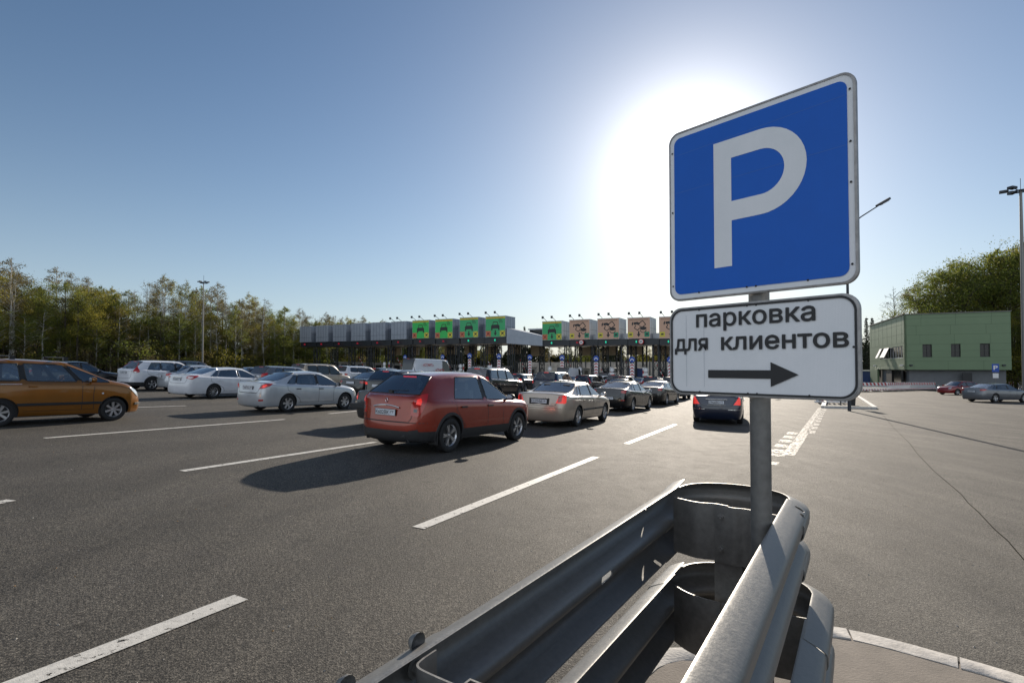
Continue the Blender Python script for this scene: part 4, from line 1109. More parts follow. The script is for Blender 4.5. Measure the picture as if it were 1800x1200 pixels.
# white big saloon
alt = V(SEDAN, L=4.87, W=1.83, H=1.47, wb=2.775, fo=.95, wr=.325, br=1.0, bf=.93, hr=.98, hf=.78, cowl=3.72, hdr=2.85, rh=1.52, rb=.66, zrb=1.08, deck=1.05,
        gh=[(.98, 1.40, 'g'), (1.30, 1.50, 'p'), (1.32, 1.52, 'g'), (2.42, 2.40, 'p'), (2.52, 2.48, 'g')], zp=.86, exh=(-.6, .6))
def alt_x(k):
    for s in (-1, 1): k['lay']([(-.28, .94), (-.2, .97), (.12, .97), (.05, .93), (-.1, .92)], k['corner'](True, s), 'clear', 'reverse_lamp', off=.016)
    mb = MB().box((k['xr']+.0, 0, .96), (.02, .62, .03)); k['mbput'](mb, 'chrome_bar', ML['chrome'], bevel=.005)
car(alt, C['white'], dict(rr=(373, 700), az=25), 'white saloon with long slanted tail lights between the white crossover and the silver saloon', plate=('Р372АН', '77'), wheels='ten',
    tails=[([(-.36, .92), (-.28, 1.01), (.0, 1.03), (.42, 1.03), (.22, .93), (.05, .86), (-.1, .88)], 'redl', 'tail_light')], extras=alt_x, lod=0, trimm=ML['chrome'])
# white crossover at the left
crv = V(SUV, L=4.57, W=1.82, H=1.685, wb=2.62, fo=.94, gc=.21, wr=.345, br=1.14, bf=1.03, hr=1.06, hf=.88, cowl=3.62, hdr=2.72, rh=.62, rb=.20, zrb=1.18, y8r=.66,
        gh=[(.5, .8, 'p'), (.74, 1.02, 'g'), (1.46, 1.50, 'p'), (1.49, 1.53, 'g'), (2.28, 2.26, 'p'), (2.38, 2.35, 'g')], zp=.96, fin=False, wiper=True, afx=3.10)
def crv_x(k):
    for s in (-1, 1): k['lay']([(-.16, .95), (-.14, 1.02), (.14, 1.02), (.10, .95)], k['corner'](True, s), 'clear', 'reverse_lamp', off=.014)
car(crv, C['white'], dict(rr=(265, 686), az=26), 'white crossover with tall red tail lights climbing beside its rear window', plate=('О517ВТ', '50'), wheels='double',
    tails=[([(-.14, .95), (-.12, 1.06), (.02, 1.30), (.10, 1.55), (.20, 1.55), (.14, 1.30), (.34, 1.06), (.30, .98), (.0, .95)], 'redl', 'tail_light')], extras=crv_x, trimm=ML['black'])
# old dark saloon half hidden by the crossover
vol = V(SEDAN, L=4.80, W=1.80, H=1.45, wb=2.80, fo=.85, wr=.32, br=.94, bf=.90, hr=.95, hf=.84, cowl=3.60, hdr=2.95, rh=1.60, rb=1.12, zrb=1.00, deck=.98, bulge=.02, lowm=ML['bplas'],
        gh=[(1.40, 1.62, 'g'), (1.72, 1.76, 'p'), (1.74, 1.78, 'g'), (2.55, 2.52, 'p'), (2.62, 2.60, 'g')], zp=.52)
def vol_x(k):
    k['mbput'](MB().box((.02, 0, .55), (.14, 1.80, .16)), 'bumper', ML['bplas'], bevel=.03)
    for s in (-1, 1): k['lay']([(-.18, .74), (-.18, .84), (.06, .84), (.06, .74)], k['corner'](True, s), 'redlit', 'lit_lamp', off=.016)
car(vol, C['volga'], dict(rr=(741, 748), az=27.2), 'old black boxy saloon mostly hidden behind the terracotta crossover', plate=('М208КЕ', '99'), wheels='cap', tint='glassd',
    tails=[([(-.18, .72), (-.18, .93), (.08, .93), (.08, .72)], 'redl', 'tail_light')], extras=vol_x)
# champagne saloon
epi = V(SEDAN, L=4.80, W=1.81, H=1.45, wb=2.70, fo=.98, wr=.32, br=.98, bf=.91, hr=.97, hf=.76, cowl=3.62, hdr=2.80, rh=1.56, rb=.78, zrb=1.06, deck=1.03,
        gh=[(1.10, 1.46, 'g'), (1.42, 1.60, 'p'), (1.44, 1.62, 'g'), (2.42, 2.40, 'p'), (2.50, 2.47, 'g')], zp=.80, exh=(.5,))
def epi_x(k):
    mb = MB()
    for s in (-1, 1):
        k['mbput'](MB().box((2.05, s*(k['hw']+.004), .52), (1.1, .03, .055)).box((3.12, s*(k['hw']+.002), .52), (.9, .03, .055)), 'side_moulding', ML['bplas'], bevel=.008)
        k['lay']([(-.30, .78), (-.26, .98), (-.10, .98), (-.16, .80)], k['corner'](True, s), 'redl', 'indicator', off=.014)
    k['mbput'](MB().box((k['xr']+.012, 0, .80), (.02, .66, .20)), 'plate_recess', ML['bplas'], bevel=.01)
    k['mbput'](MB().box((k['xr']-.0, 0, .895), (.02, .60, .02)), 'chrome_bar', ML['chrome'])
    mb = MB(); k['gapline'](mb, [(-.86, .60), (.86, .60)], k['rearf'], wd=.01); merge([c for c in k['root'].children if c.name.startswith('body')][0], mb, k['D'])
car(epi, C['beige'], dict(rr=(1012, 749), fx=1059), 'champagne saloon with a framed plate, right behind the terracotta crossover', plate=('Е237НМ', '190'), wheels='five', brake=True,
    tails=[([(-.36, .76), (-.24, .98), (.0, 1.0), (.14, .98), (.10, .78), (.0, .75)], 'redlit', 'tail_light')], extras=epi_x)
# black saloons in the right queue
maz = V(SEDAN, L=4.70, W=1.80, H=1.44, wb=2.725, fo=.93, wr=.325, br=.99, bf=.90, hr=.96, hf=.74, cowl=3.62, hdr=2.75, rh=1.50, rb=.62, zrb=1.07, deck=1.05,
        gh=[(.98, 1.40, 'g'), (1.36, 1.54, 'p'), (1.38, 1.56, 'g'), (2.36, 2.34, 'p'), (2.44, 2.41, 'g')], zp=.62, exh=(-.6, .6))
car(maz, C['black'], dict(rr=(1110, 723), fx=1139), 'glossy black saloon directly behind the champagne one', plate=('О784ТУ', '97'), wheels='five',
    tails=TLs(.93, .30, .15, .12)+[([(-.30, .52), (-.30, .56), (-.08, .57), (-.08, .53)], 'redl', 'reflector')], lod=0)
bk2 = V(maz, zp=.85)
car(bk2, C['blackbr'], dict(rr=(1170, 711.5), fx=1189), 'brown-black saloon one place further back in the right queue, beside the sign plate', wheels='ten', lod=0,
    tails=TLs(.92, .32, .13, .14))
car(V(SUV, H=1.68), C['black'], dict(rr=(1203, 702), az=25), 'dark crossover just showing its wheels under the left corner of the sign plate', lod=1, tails=TL_SUV, wheels='big')
# dark blue saloon behind the pole
tea = V(SEDAN, L=4.90, W=1.80, H=1.48, wb=2.775, fo=1.0, wr=.325, br=.98, bf=.92, hr=.97, hf=.78, cowl=3.66, hdr=2.86, rh=1.58, rb=.86, zrb=1.06, deck=1.04,
        gh=[(1.16, 1.52, 'g'), (1.46, 1.64, 'p'), (1.48, 1.66, 'g'), (2.48, 2.46, 'p'), (2.56, 2.53, 'g')], zp=.82, exh=(-.55, .55))
def tea_x(k):
    k['mbput'](MB().box((k['xr']+.0, 0, .925), (.02, .74, .028)), 'chrome_bar', ML['chrome'], bevel=.005)
    k['mbput'](MB().box((k['xr']-.0, 0, .72), (.012, .60, .02)), 'lower_chrome_bar', ML['chrome'])
    for s in (-1, 1):
        k['lay']([(-.50, .55), (-.50, .57), (.10, .57), (.10, .55)], k['corner'](True, s), 'chrome', 'bumper_strip', off=.008)
car(tea, C['navy'], dict(rr=(1301, 744), az=24), 'dark blue saloon with wedge tail lights under the sign plate, partly behind the pole', plate=('Х966ВО', '72'), wheels='ten', brake=True,
    tails=[([(-.32, .74), (-.10, .99), (.0, 1.02), (.09, 1.0), (.07, .74), (.0, .73)], 'redlit', 'tail_light')], extras=tea_x)
# big silver-black off-roader behind the crossover
lc = V(SUV, L=4.95, W=1.95, H=1.90, wb=2.85, fo=.92, gc=.25, wr=.38, br=1.26, bf=1.17, hr=1.22, hf=1.08, cowl=3.72, hdr=3.0, rh=.35, rb=.12, zrb=1.30, y8r=.72,
       gh=[(.40, .52, 'p'), (.50, .60, 'g'), (1.30, 1.32, 'p'), (1.38, 1.40, 'g'), (2.36, 2.34, 'p'), (2.46, 2.43, 'g')], rails=ML['chrome'], rdrop=.05, clad=False, lowm=ML['bplas'], zp=1.02, blackmir=True)
car(lc, C['blackbr'], dict(fr=(911, 701), az=27), 'tall dark off-roader with pale roof rails behind the terracotta crossover', wheels='double', tails=[([(-.2, 1.1), (-.2, 1.35), (.12, 1.35), (.12, 1.1)], 'redl', 'tail_light')], lod=0, brake=True)
rr_ = V(SUV, L=4.99, W=1.98, H=1.83, wb=2.92, fo=.87, gc=.24, wr=.38, br=1.28, bf=1.18, hr=1.24, hf=1.08, cowl=3.75, hdr=3.0, rh=.52, rb=.16, zrb=1.24, y8r=.74,
       gh=[(.45, .66, 'p'), (.58, .80, 'g'), (1.40, 1.43, 'p'), (1.46, 1.48, 'g'), (2.40, 2.38, 'p'), (2.48, 2.46, 'g')], rdrop=.06, clad=False, zp=1.0)
car(rr_, C['navy'], dict(xd=(979, 38.5), az=26), 'large dark blue estate off-roader with a wide rear window behind the champagne saloon', wheels='ten', tails=[([(-.10, .95), (-.10, 1.18), (.14, 1.18), (.14, .95)], 'redlit', 'tail_light')], lod=0, brake=True)
car(V(SUV, L=4.4, H=1.62, W=1.9), C['black'], dict(xd=(918, 48), az=26), 'small black crossover with a lit tail light left of the large dark blue off-roader', wheels='ten', tails=[([(-.40, 1.0), (-.40, 1.08), (.06, 1.1), (.06, .98)], 'redlit', 'tail_light')], lod=1, brake=True)
car(V(crv, rails=None), C['blackbr'], dict(xd=(1035, 46), az=26), 'dark crossover with light-filled side windows behind the champagne saloon', wheels='double',
    tails=[([(-.14, .95), (-.12, 1.06), (.02, 1.30), (.10, 1.50), (.20, 1.50), (.14, 1.30), (.24, 1.06), (.20, .98), (.0, .95)], 'redl', 'tail_light')], lod=1)
# the left and middle queues
bm5 = V(SEDAN, L=4.90, W=1.86, H=1.47, wb=2.97, fo=.84, wr=.335, br=.98, bf=.92, hr=.98, hf=.76, cowl=3.58, hdr=2.88, rh=1.56, rb=.82, zrb=1.06, deck=1.03, zp=.84)
car(bm5, C['navy'], dict(rr=(613, 681), az=29), 'dark blue saloon with bright window trim left of its twin, ahead of the silver saloon', wheels='ten', tails=TLs(.90, .34, .12, .2), brake=True, lod=0, trimm=ML['chrome'])
car(V(bm5, L=4.7), C['black'], dict(xd=(668, 30), az=26), 'black saloon with paired red tail lights between two dark cars', wheels='ten', tails=TLs(.88, .34, .12, .16), brake=True, lod=1)
car(V(SUV, L=4.45, H=1.62, W=1.84, rails=ML['chrome'], rh=.6, rb=.12, gh=[(.5, .75, 'p'), (.8, 1.0, 'g'), (1.28, 1.32, 'p'), (1.34, 1.37, 'g'), (2.24, 2.22, 'p'), (2.33, 2.30, 'g')]), C['black'], dict(xd=(716, 25.5), az=26),
    'dark low-roofed crossover with a red high brake light beside the terracotta crossover', wheels='ten', tails=[([(-.34, .9), (-.30, 1.0), (.1, 1.02), (.1, .9)], 'redlit', 'tail_light')], brake=True, lod=1)
car(V(lc, H=1.76, W=1.9, L=4.8), C['white'], dict(xd=(632, 43), az=27), 'white off-roader with black rear glass beyond the dark blue saloon', wheels='ten', tint='glassd', tails=[([(-.2, 1.0), (-.2, 1.15), (.12, 1.15), (.12, 1.0)], 'redl', 'tail_light')], lod=1)
car(V(SUV, H=1.70, L=4.7), C['black'], dict(xd=(684, 47), az=27), 'black crossover with sloping roof beyond the white off-roader', wheels='ten', tint='glassd', tails=TL_SUV, lod=1, brake=True)
car(V(SUV, L=4.4, W=1.8, H=1.82, y8=.70, y7=.78, clad=False, rh=.30, rb=.10, zrb=1.2, br=1.12, bf=1.06, hr=1.12, cowl=3.5, hdr=2.8, gh=[(.3, .36, 'p'), (.42, .46, 'g'), (1.2, 1.2, 'p'), (1.3, 1.3, 'g'), (2.2, 2.18, 'p'), (2.3, 2.28, 'g')], rails=ML['black'], arch=None),
    C['sand'], dict(xd=(563, 37), az=30), 'sand beige boxy family van with dark side windows beyond the silver saloon', wheels='cap', tint='glassd', tails=[([(-.08, .8), (-.08, 1.3), (.06, 1.3), (.06, .8)], 'redl', 'tail_light')], lod=1)
car(V(SEDAN, W=1.82, H=1.46), C['black'], dict(xd=(455, 39), az=28), 'black saloon with chrome window frames next to the forest edge', wheels='ten', lod=1, tails=TLs(.9), trimm=ML['chrome'])
car(V(SUV, H=1.60, L=4.5, rdrop=.03), C['grey'], dict(xd=(505, 31), az=28), 'dark grey estate whose roof shows above the silver saloon', wheels='ten', lod=1, tails=TL_SUV, rails=None) if False else car(V(SUV, H=1.58, L=4.6, rdrop=.03), C['grey'], dict(xd=(508, 31.5), az=28), 'dark grey estate whose roof shows above the silver saloon', wheels='ten', lod=1, tails=TL_SUV)
car(V(SEDAN, H=1.50), C['black'], dict(fr=(193, 683), az=31), 'black car between the orange people carrier and the white crossover', wheels='ten', lod=0, tails=TLs(.9), tint='glass')
car(V(SUV, H=1.72, rails=ML['black']), C['black'], dict(xd=(338, 37), az=27), 'black off-roader furthest left beyond the white crossover', wheels='ten', lod=1, tails=TL_SUV)
car(V(SEDAN, H=1.5), C['silver'], dict(xd=(350, 31.5), az=27), 'silver car between the black off-roader and the white saloon', wheels='ten', lod=1, tails=TLs(.9))
car(V(SEDAN, H=1.5), C['navy'], dict(xd=(-22, 16.5), az=30), 'dark blue car cut off by the left edge behind the orange people carrier', wheels='ten', lod=1, tails=TLs(.9))
# far cars near the gates
far = [(1046, 62, SUV, 'silver', 'silver crossover below the third blue disc sign counted from the sign plate', 1.66),
       (1085, 60, SUV, 'black', 'dark off-roader with a red high brake light in front of the blue cabin', 1.75),
       (1092, 42, SEDAN, 'blackbr', 'dark saloon whose roof shows above the glossy black one', 1.46),
       (1122, 56, SEDAN, 'silver', 'pale silver saloon seen between the two black saloons', 1.46),
       (1140, 66, SUV, 'black', 'small dark hatchback among the far cars near the last gates', 1.6),
       (1167, 60, SEDAN, 'white', 'white saloon glinting beside the left edge of the sign plate', 1.48),
       (1166, 47, SEDAN, 'red', 'red car whose roof shows above the brown-black saloon', 1.45),
       (1072, 72, SEDAN, 'silver', 'light saloon in front of the white van near the gates', 1.46),
       (900, 62, SEDAN, 'white', 'white saloon roof beyond the small black crossover', 1.48),
       (945, 58, SUV, 'silver', 'silver crossover roof beyond the large dark blue off-roader', 1.62),
       (1105, 76, SEDAN, 'white', 'white car right in front of the gates below the blue cabin', 1.5),
       (868, 55, SUV, 'black', 'black crossover roof behind the pale-railed off-roader', 1.66),
       (1013, 54, SEDAN, 'navy', 'dark blue saloon roof between the large off-roader and the dark crossover', 1.47),
       (1150, 53, SUV, 'black', 'black crossover roof over the brown-black saloon', 1.62),
       (800, 66, SUV, 'black', 'black crossover in the distance right of the lettered van', 1.7),
       (585, 52, SUV, 'navy', 'dark crossover roof behind the sand beige family van', 1.66),
       (1098, 50, SUV, 'black', 'black crossover between the glossy black saloon and the blue cabin', 1.64),
       (712, 36, SEDAN, 'black', 'black saloon roof between the dark low-roofed crossover and the lettered van', 1.47),
       (885, 42, SEDAN, 'navy', 'dark blue saloon roof right of the pale-railed off-roader', 1.46),
       (640, 60, SUV, 'grey', 'grey crossover in the distance under the blank grey canopy boxes', 1.7),
       (545, 47, SEDAN, 'black', 'black saloon roof left of the sand beige family van', 1.48),
       (760, 58, SEDAN, 'grey', 'grey saloon hidden behind the pale tall off-roader near the white van', 1.48),
       (835, 52, SEDAN, 'beige', 'beige saloon roof beyond the tall dark off-roader', 1.48)]
for x, Y, b_, c_, lab, H_ in far:
    car(V(b_, H=H_, sub=2 if Y < 55 else 1, rdrop=.05), C[c_], dict(xd=(x, Y), az=26), lab, wheels='ten', lod=2, tails=TLs(.92) if b_ is SEDAN else TL_SUV, brake=(Y > 50))
# vans
VAN = P(kind='van', L=5.4, W=2.0, H=2.45, wb=3.4, fo=.95, gc=.22, wr=.35, br=1.35, bf=1.25, hr=1.32, hf=1.0, cowl=4.55, hdr=3.95, rh=.16, rb=.06, zrb=1.50, y8r=.62, face=.03, tail=.90,
        gh=[(.2, .22, 'p'), (3.30, 3.32, 'g')], y7=.84, y8=.78, rdrop=.05, clad=False, rd=False, zp=.7, handles=(3.4,), apx=.45, lowm=ML['bplas'])
def van_x(k):
    MS = Matrix(((1, 0, 0, 0), (0, 0, -1, -(k['hw']+.012)), (0, 1, 0, 0), (0, 0, 0, 1)))
    for x, z, w_, b_ in ((.95, 1.95, 1.15, '«СТАРТ»'), (2.35, 1.55, 1.0, '«СТАРТ»')):
        mb = MB(); put_text(mb, b_, MS @ Matrix.Translation((x, z, 0)), w_, .20, bold=.02); k['mbput'](mb, 'lettering', mat('red van letters', (.5, .02, .015), .4), label='red lettering «СТАРТ»')
for (x, Y, c_, H_, lab, xx, az_) in ((757, 47, 'white', 2.62, 'white delivery van with red СТАРТ lettering on its side', van_x, 40),
                               (1002, 66, 'white', 2.50, 'pale high-roofed van below the gates between two blue disc signs', None, 27),
                               (1070, 76, 'white', 2.0, 'white van with a rounded roof left of the blue cabin', None, 27)):
    car(V(VAN, H=H_), C[c_], dict(xd=(x, Y), az=az_), lab, name='van', cat='van', wheels='cap', tint='glassd', lod=1, tails=[([(-.06, .9), (-.06, 1.3), (.04, 1.3), (.04, .9)], 'redl', 'tail_light')], extras=xx)
# ---- orange people carrier with a driver
org = V(SUV, L=3.80, W=1.69, H=1.61, wb=2.32, fo=.74, gc=.17, wr=.31, br=1.06, bf=1.02, hr=1.08, hf=.86, cowl=3.12, hdr=2.10, rh=.45, rb=.10, zrb=1.10, clad=False, arch=None, apx=.62, rd=False, fdrop=.06, rdrop=.05,
        gh=[(.3, .45, 'p'), (.38, .52, 'g'), (1.12, 1.08, 'p'), (1.20, 1.16, 'g'), (2.26, 1.95, 'p') , (2.36, 2.02, 'g')], handles=(), ant=False, afx=2.62, mirx=.62, zp=.9,
        heads=[([(-.26, .62), (-.24, .74), (.0, .84), (.40, .90), (.30, .80), (.05, .66)], 'clear', 'headlight')])
def org_x(k):
    hw = k['hw']
    for s in (-1, 1):
        h = hw+.006
        k['mbput'](MB().box((1.90, s*h, .50), (1.72, .025, .065)), 'side_moulding', ML['black'], bevel=.01)
        k['lay']([(-.50, .42), (-.50, .48), (.16, .48), (.16, .42)], k['corner'](False, s), 'bplas', 'bumper_moulding', off=.016)
        k['mbput'](MB().box((.62, s*(hw-.012), .985), (1.0, .02, .03)), 'door_slide_rail', ML['chrome'], bevel=.004)
        k['mbput'](MB().box((1.33, s*(hw+.01), .93), (.16, .03, .035)), 'door_handle', k['paint'], bevel=.006)
        k['mbput'](MB().lathe([(.03, 0), (.02, .012), (0, .014)], 12, M=Matrix.Translation((2.78, s*(hw-.012), .74)) @ Matrix.Rotation(R(90*s*-1), 4, 'X')), 'side_indicator', ML['clear'])
        b0 = MB(); h1 = 1.60
    for x in (.98, 2.02):
        mb = MB().box((x, 0, 1.645), (.045, 1.22, .025))
        for s in (-1, 1): mb.box((x, s*.58, 1.61), (.10, .07, .09))
        k['mbput'](mb, 'roof_bar', ML['black'], bevel=.01)
    mb = MB(); mb.lathe([(.175, 0), (.19, .013), (.175, .026), (.163, .013)], 24, close=True, M=Matrix.Translation((2.36, .34, 1.02)) @ Matrix.Rotation(R(-62), 4, 'Y')).tube([(2.37, .34, 1.02), (2.55, .34, .95)], .03)
    k['mbput'](mb, 'steering_wheel', ML['black'], 40)
og = car(org, C['orange'], dict(fr=(196, 739), az=29.5), 'bronze orange people carrier with roof bars and a driver, cut off by the left edge', name='people_carrier', cat='car', wheels='seven', extras=org_x, mirm=None) if False else \
     car(org, C['orange'], dict(fr=(196, 739), az=29.5), 'bronze orange people carrier with roof bars and a driver, cut off by the left edge', name='people_carrier', wheels='seven', extras=org_x)
def driver(root, x, y):
    # a seated figure grown from joints: pelvis, spine, neck, head, arms to the wheel, thighs and shins
    J = {'pel': (x-.02, y, .58, .15), 'wai': (x-.06, y, .76, .14), 'che': (x-.08, y, .98, .165), 'nec': (x-.06, y, 1.17, .055), 'hd': (x-.04, y, 1.27, .085), 'top': (x-.05, y, 1.37, .09),
         'sr': (x-.07, y-.19, 1.08, .065), 'er': (x+.12, y-.24, .86, .048), 'wr': (x+.36, y-.14, .98, .032), 'hr': (x+.42, y-.12, 1.02, .035),
         'sl': (x-.07, y+.19, 1.08, .065), 'el': (x+.12, y+.24, .86, .048), 'wl': (x+.36, y+.14, .98, .032), 'hl': (x+.42, y+.12, 1.02, .035),
         'tr': (x+.08, y-.10, .56, .10), 'kr': (x+.46, y-.13, .62, .065), 'fr': (x+.72, y-.12, .30, .045), 'tl': (x+.08, y+.10, .56, .10), 'kl': (x+.46, y+.13, .62, .065), 'fl': (x+.72, y+.12, .30, .045)}
    E_ = [('pel', 'wai'), ('wai', 'che'), ('che', 'nec'), ('nec', 'hd'), ('hd', 'top'), ('che', 'sr'), ('sr', 'er'), ('er', 'wr'), ('wr', 'hr'), ('che', 'sl'), ('sl', 'el'), ('el', 'wl'), ('wl', 'hl'),
          ('pel', 'tr'), ('tr', 'kr'), ('kr', 'fr'), ('pel', 'tl'), ('tl', 'kl'), ('kl', 'fl')]
    ks = list(J); me = bpy.data.meshes.new('p'); me.from_pydata([J[k][:3] for k in ks], [(ks.index(a), ks.index(b)) for a, b in E_], [])
    o = bpy.data.objects.new('p', me); sk = o.modifiers.new('k', 'SKIN'); o.modifiers.new('s', 'SUBSURF').levels = 2
    if not me.skin_vertices: 
        _sc2.collection.objects.link(o); bpy.context.view_layer.update(); _sc2.collection.objects.unlink(o)
        me.attributes  # keep
    if me.skin_vertices:
        for i, k in enumerate(ks): me.skin_vertices[0].data[i].radius = (J[k][3], J[k][3])
        me.skin_vertices[0].data[0].use_root = True
    m2 = evaluated(o); m2.materials.clear()
    for q in (ML['shirt'], ML['skin'], ML['hair']): m2.materials.append(q)
    for pl in m2.polygons:
        c_ = pl.center
        pl.material_index = 1 if (c_.z > 1.16 or c_.x > x+.30 and c_.z > .9) else 0
    m2.transform(Matrix.Translation((-(3.80-.74-2.32/2), 0, 0)) )
    p_ = bpy.data.objects.new('person', m2); COL.objects.link(p_); p_.matrix_world = root.matrix_world.copy(); shade(m2, 80)
    tag(p_, 'driver in a dark shirt seated at the wheel of the orange people carrier', 'person')
    xo = -(3.80-.74-2.32/2)
    mb = MB(); mb.lathe([(0, .13), (.05, .125), (.09, .09), (.108, .03), (.104, -.03), (.085, -.08)], 16, M=Matrix.Translation((x-.075+xo, y, 1.335)) @ Matrix.Rotation(R(-22), 4, 'Y'))
    mb.build('hair', ML['hair'], p_, smooth=60)
    mb = MB(); mb.add([(x+.055+xo, y, 1.32), (x+.045+xo, y-.014, 1.275), (x+.045+xo, y+.014, 1.275), (x+.075+xo, y, 1.28)], [(0, 1, 3), (0, 3, 2), (1, 2, 3), (0, 2, 1)]); mb.build('nose', ML['skin'], p_)
    return p_
driver(og, 1.86, -.36) if False else driver(og, 1.86, .34)
# ---- parked cars at the right
hat = V(SEDAN, L=4.35, W=1.80, H=1.50, wb=2.62, fo=.90, hf=.78, cowl=3.45, hdr=2.55, rh=1.05, rb=.32, zrb=1.10, deck=1.08, gh=[(.72, 1.0, 'g'), (1.20, 1.26, 'p'), (1.22, 1.28, 'g'), (2.10, 2.08, 'p'), (2.18, 2.16, 'g')],
        heads=[([(-.30, .64), (-.26, .74), (.0, .78), (.26, .80), (.10, .70), (.0, .64)], 'clear', 'headlight')])
car(hat, C['red'], dict(fl=(1682, 694), az=-101), 'dark red hatchback parked in front of the striped barriers by the green building', group='cars parked by the green building', wheels='ten', lod=0, tails=TLs(.95))
m6 = V(SEDAN, L=4.87, W=1.84, H=1.45, wb=2.83, fo=.96, wr=.335, br=1.0, bf=.92, hr=.97, hf=.74, cowl=3.70, hdr=2.78, rh=1.46, rb=.48, zrb=1.06, deck=1.05, exh=(-.6, .6),
       gh=[(.86, 1.36, 'g'), (1.30, 1.52, 'p'), (1.32, 1.54, 'g'), (2.42, 2.40, 'p'), (2.50, 2.47, 'g')], zp=.80)
car(m6, C['grey'], dict(rr=(1748, 707), az=77), 'silver grey saloon parked at the right edge of the apron', group='cars parked by the green building', wheels='five', lod=0, tails=TLs(.92, .36, .13, .30), plate=('Н351ОР', '77'))
# ------------------------------------------------------------------ toll plaza
ML['pan'] = mat('blue grey cladding', (.30, .335, .39), .4, .35, noise=.15, nscale=1.2)
ML['panl'] = mat('light cladding', (.48, .50, .53), .4, .35, noise=.12, nscale=1.5)
ML['groove'] = mat('cladding joint', (.05, .055, .065), .6)
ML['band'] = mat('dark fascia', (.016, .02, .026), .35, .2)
ML['steel'] = mat('dark painted steel', (.035, .04, .048), .5, .3)
ML['green'] = mat('green sign face', (.035, .50, .10), .5)
ML['green2'] = mat('green sign face worn', (.045, .40, .15), .5)
ML['tan'] = mat('tan sign face', (.58, .36, .25), .5)
ML['tanr'] = mat('tan red square', (.48, .17, .08), .5)
ML['yel'] = mat('yellow square', (.62, .55, .06), .5)
ML['teal'] = mat('teal square', (.02, .26, .14), .5)
ML['sred'] = mat('sign red', (.45, .02, .02), .5)
ML['swhite'] = mat('sign white', (.75, .75, .75), .5)
ML['sblue'] = mat('sign blue', (.01, .07, .38), .4)
ML['beige'] = mat('beige panel', (.50, .42, .30), .6, noise=.2, nscale=2)
ML['conc'] = mat('concrete', (.33, .31, .28), .85, noise=.3, nscale=2)
ML['booth'] = mat('booth cladding', (.42, .42, .40), .5, noise=.2, nscale=2)
ML['boothb'] = mat('blue cabin', (.02, .05, .18), .5, noise=.2, nscale=2)
ML['ledr'] = mat('red signal', (.3, .01, .02), .4, emit=(1, .03, .08), estr=.12)
ML['ledg'] = mat('green signal', (.01, .4, .25), .4, emit=(.03, 1, .6), estr=.35)
ML['pane'] = mat('dark pane', (.012, .015, .018), .12, spec=.3)
P0 = Vector((-38.7, 100.6, 0)); PX = Vector((.889, -.457, 0)).normalized(); PY = Vector((.457, .889, 0)).normalized()
PM = Matrix(((PX.x, PY.x, 0, P0.x), (PX.y, PY.y, 0, P0.y), (0, 0, 1, 0), (0, 0, 0, 1)))
def kpx(x): r = (x-CX)/F_PX; return (P0.y*r - P0.x)/(PX.x - PX.y*r)
def zk(k, y): Y = P0.y+PX.y*k; return CAM_H + (645-y)/F_PX*Y
def gk(k, d=0): q = PM @ Vector((k, d, 0)); return g(q.x, q.y)
pz = empty('toll_plaza', mw=PM, label='long grey toll plaza canopy with green and tan sign boxes across all lanes', cat='toll plaza')
FM = Matrix(((1, 0, 0, 0), (0, 0, -1, 0), (0, 1, 0, 0), (0, 0, 0, 1)))   # drawing plane facing the queue: X right, Y up
boxes = [(526.6, 546.8, 574, 601.4, 609.3, 0), (555, 576.6, 572.6, 600.7, 608.8, 0), (584.9, 608.2, 571, 600, 608.3, 0), (617, 642, 568.6, 599, 607.8, 0), (651.3, 677, 567, 598, 607, 0), (687.4, 714.2, 565.4, 596.5, 606.2, 0),
         (724.8, 754, 563.2, 594.8, 605, 1), (765, 795.7, 561, 594.6, 604.8, 1), (808.2, 840.8, 558, 593.4, 604, 2), (853.7, 888.5, 556, 592.2, 603.2, 2),
         (953.4, 987.8, 564.8, 597.8, 607.8, 3), (1001, 1036.8, 562, 596.8, 607, 4), (1050.6, 1088.7, 559.8, 596, 606.4, 4), (1103.4, 1143.2, 558.3, 595, 606, 4), (1158.9, 1201, 556.5, 594.6, 605.8, 4), (1217, 1262, 555, 594, 605.5, 4), (1280, 1328, 553, 593, 605.2, 4)]
def draw_car(M, cx, cy, s, par):
    mb = MB(); q = lambda pts: [(cx+a*s, cy+b*s) for a, b in pts]
    mb.prism(q([(-.5, -.25), (.5, -.25), (.5, .08), (.36, .14), (.26, .48), (-.26, .48), (-.36, .14), (-.5, .08)]), .0, .012, 0, M)
    mb.prism(q([(-.28, .16), (.28, .16), (.21, .40), (-.21, .40)]), .010, .016, 1, M)
    for a in (-.42, .42): mb.prism(q([(a-.08, -.42), (a+.08, -.42), (a+.08, -.2), (a-.08, -.2)]), .0, .012, 0, M)
    return mb
def arcpts(cx, cy, r0, r1, a0, a1, n=8):
    return [(cx+r0*math.cos(R(a0+(a1-a0)*i/n)), cy+r0*math.sin(R(a0+(a1-a0)*i/n))) for i in range(n+1)] + [(cx+r1*math.cos(R(a1-(a1-a0)*i/n)), cy+r1*math.sin(R(a1-(a1-a0)*i/n))) for i in range(n+1)]
def arrow_dn(cx, cy, s): return [(cx-s*.12, cy+s*.5), (cx+s*.12, cy+s*.5), (cx+s*.12, cy), (cx+s*.34, cy), (cx, cy-s*.5), (cx-s*.34, cy), (cx-s*.12, cy)]
def cross(cx, cy, s, t=.1):
    o = []
    for sx in (1, -1): o.append([(cx-s*sx-t*s, cy-s), (cx-s*sx+t*s, cy-s), (cx+s*sx+t*s, cy+s), (cx+s*sx-t*s, cy+s)])
    return o
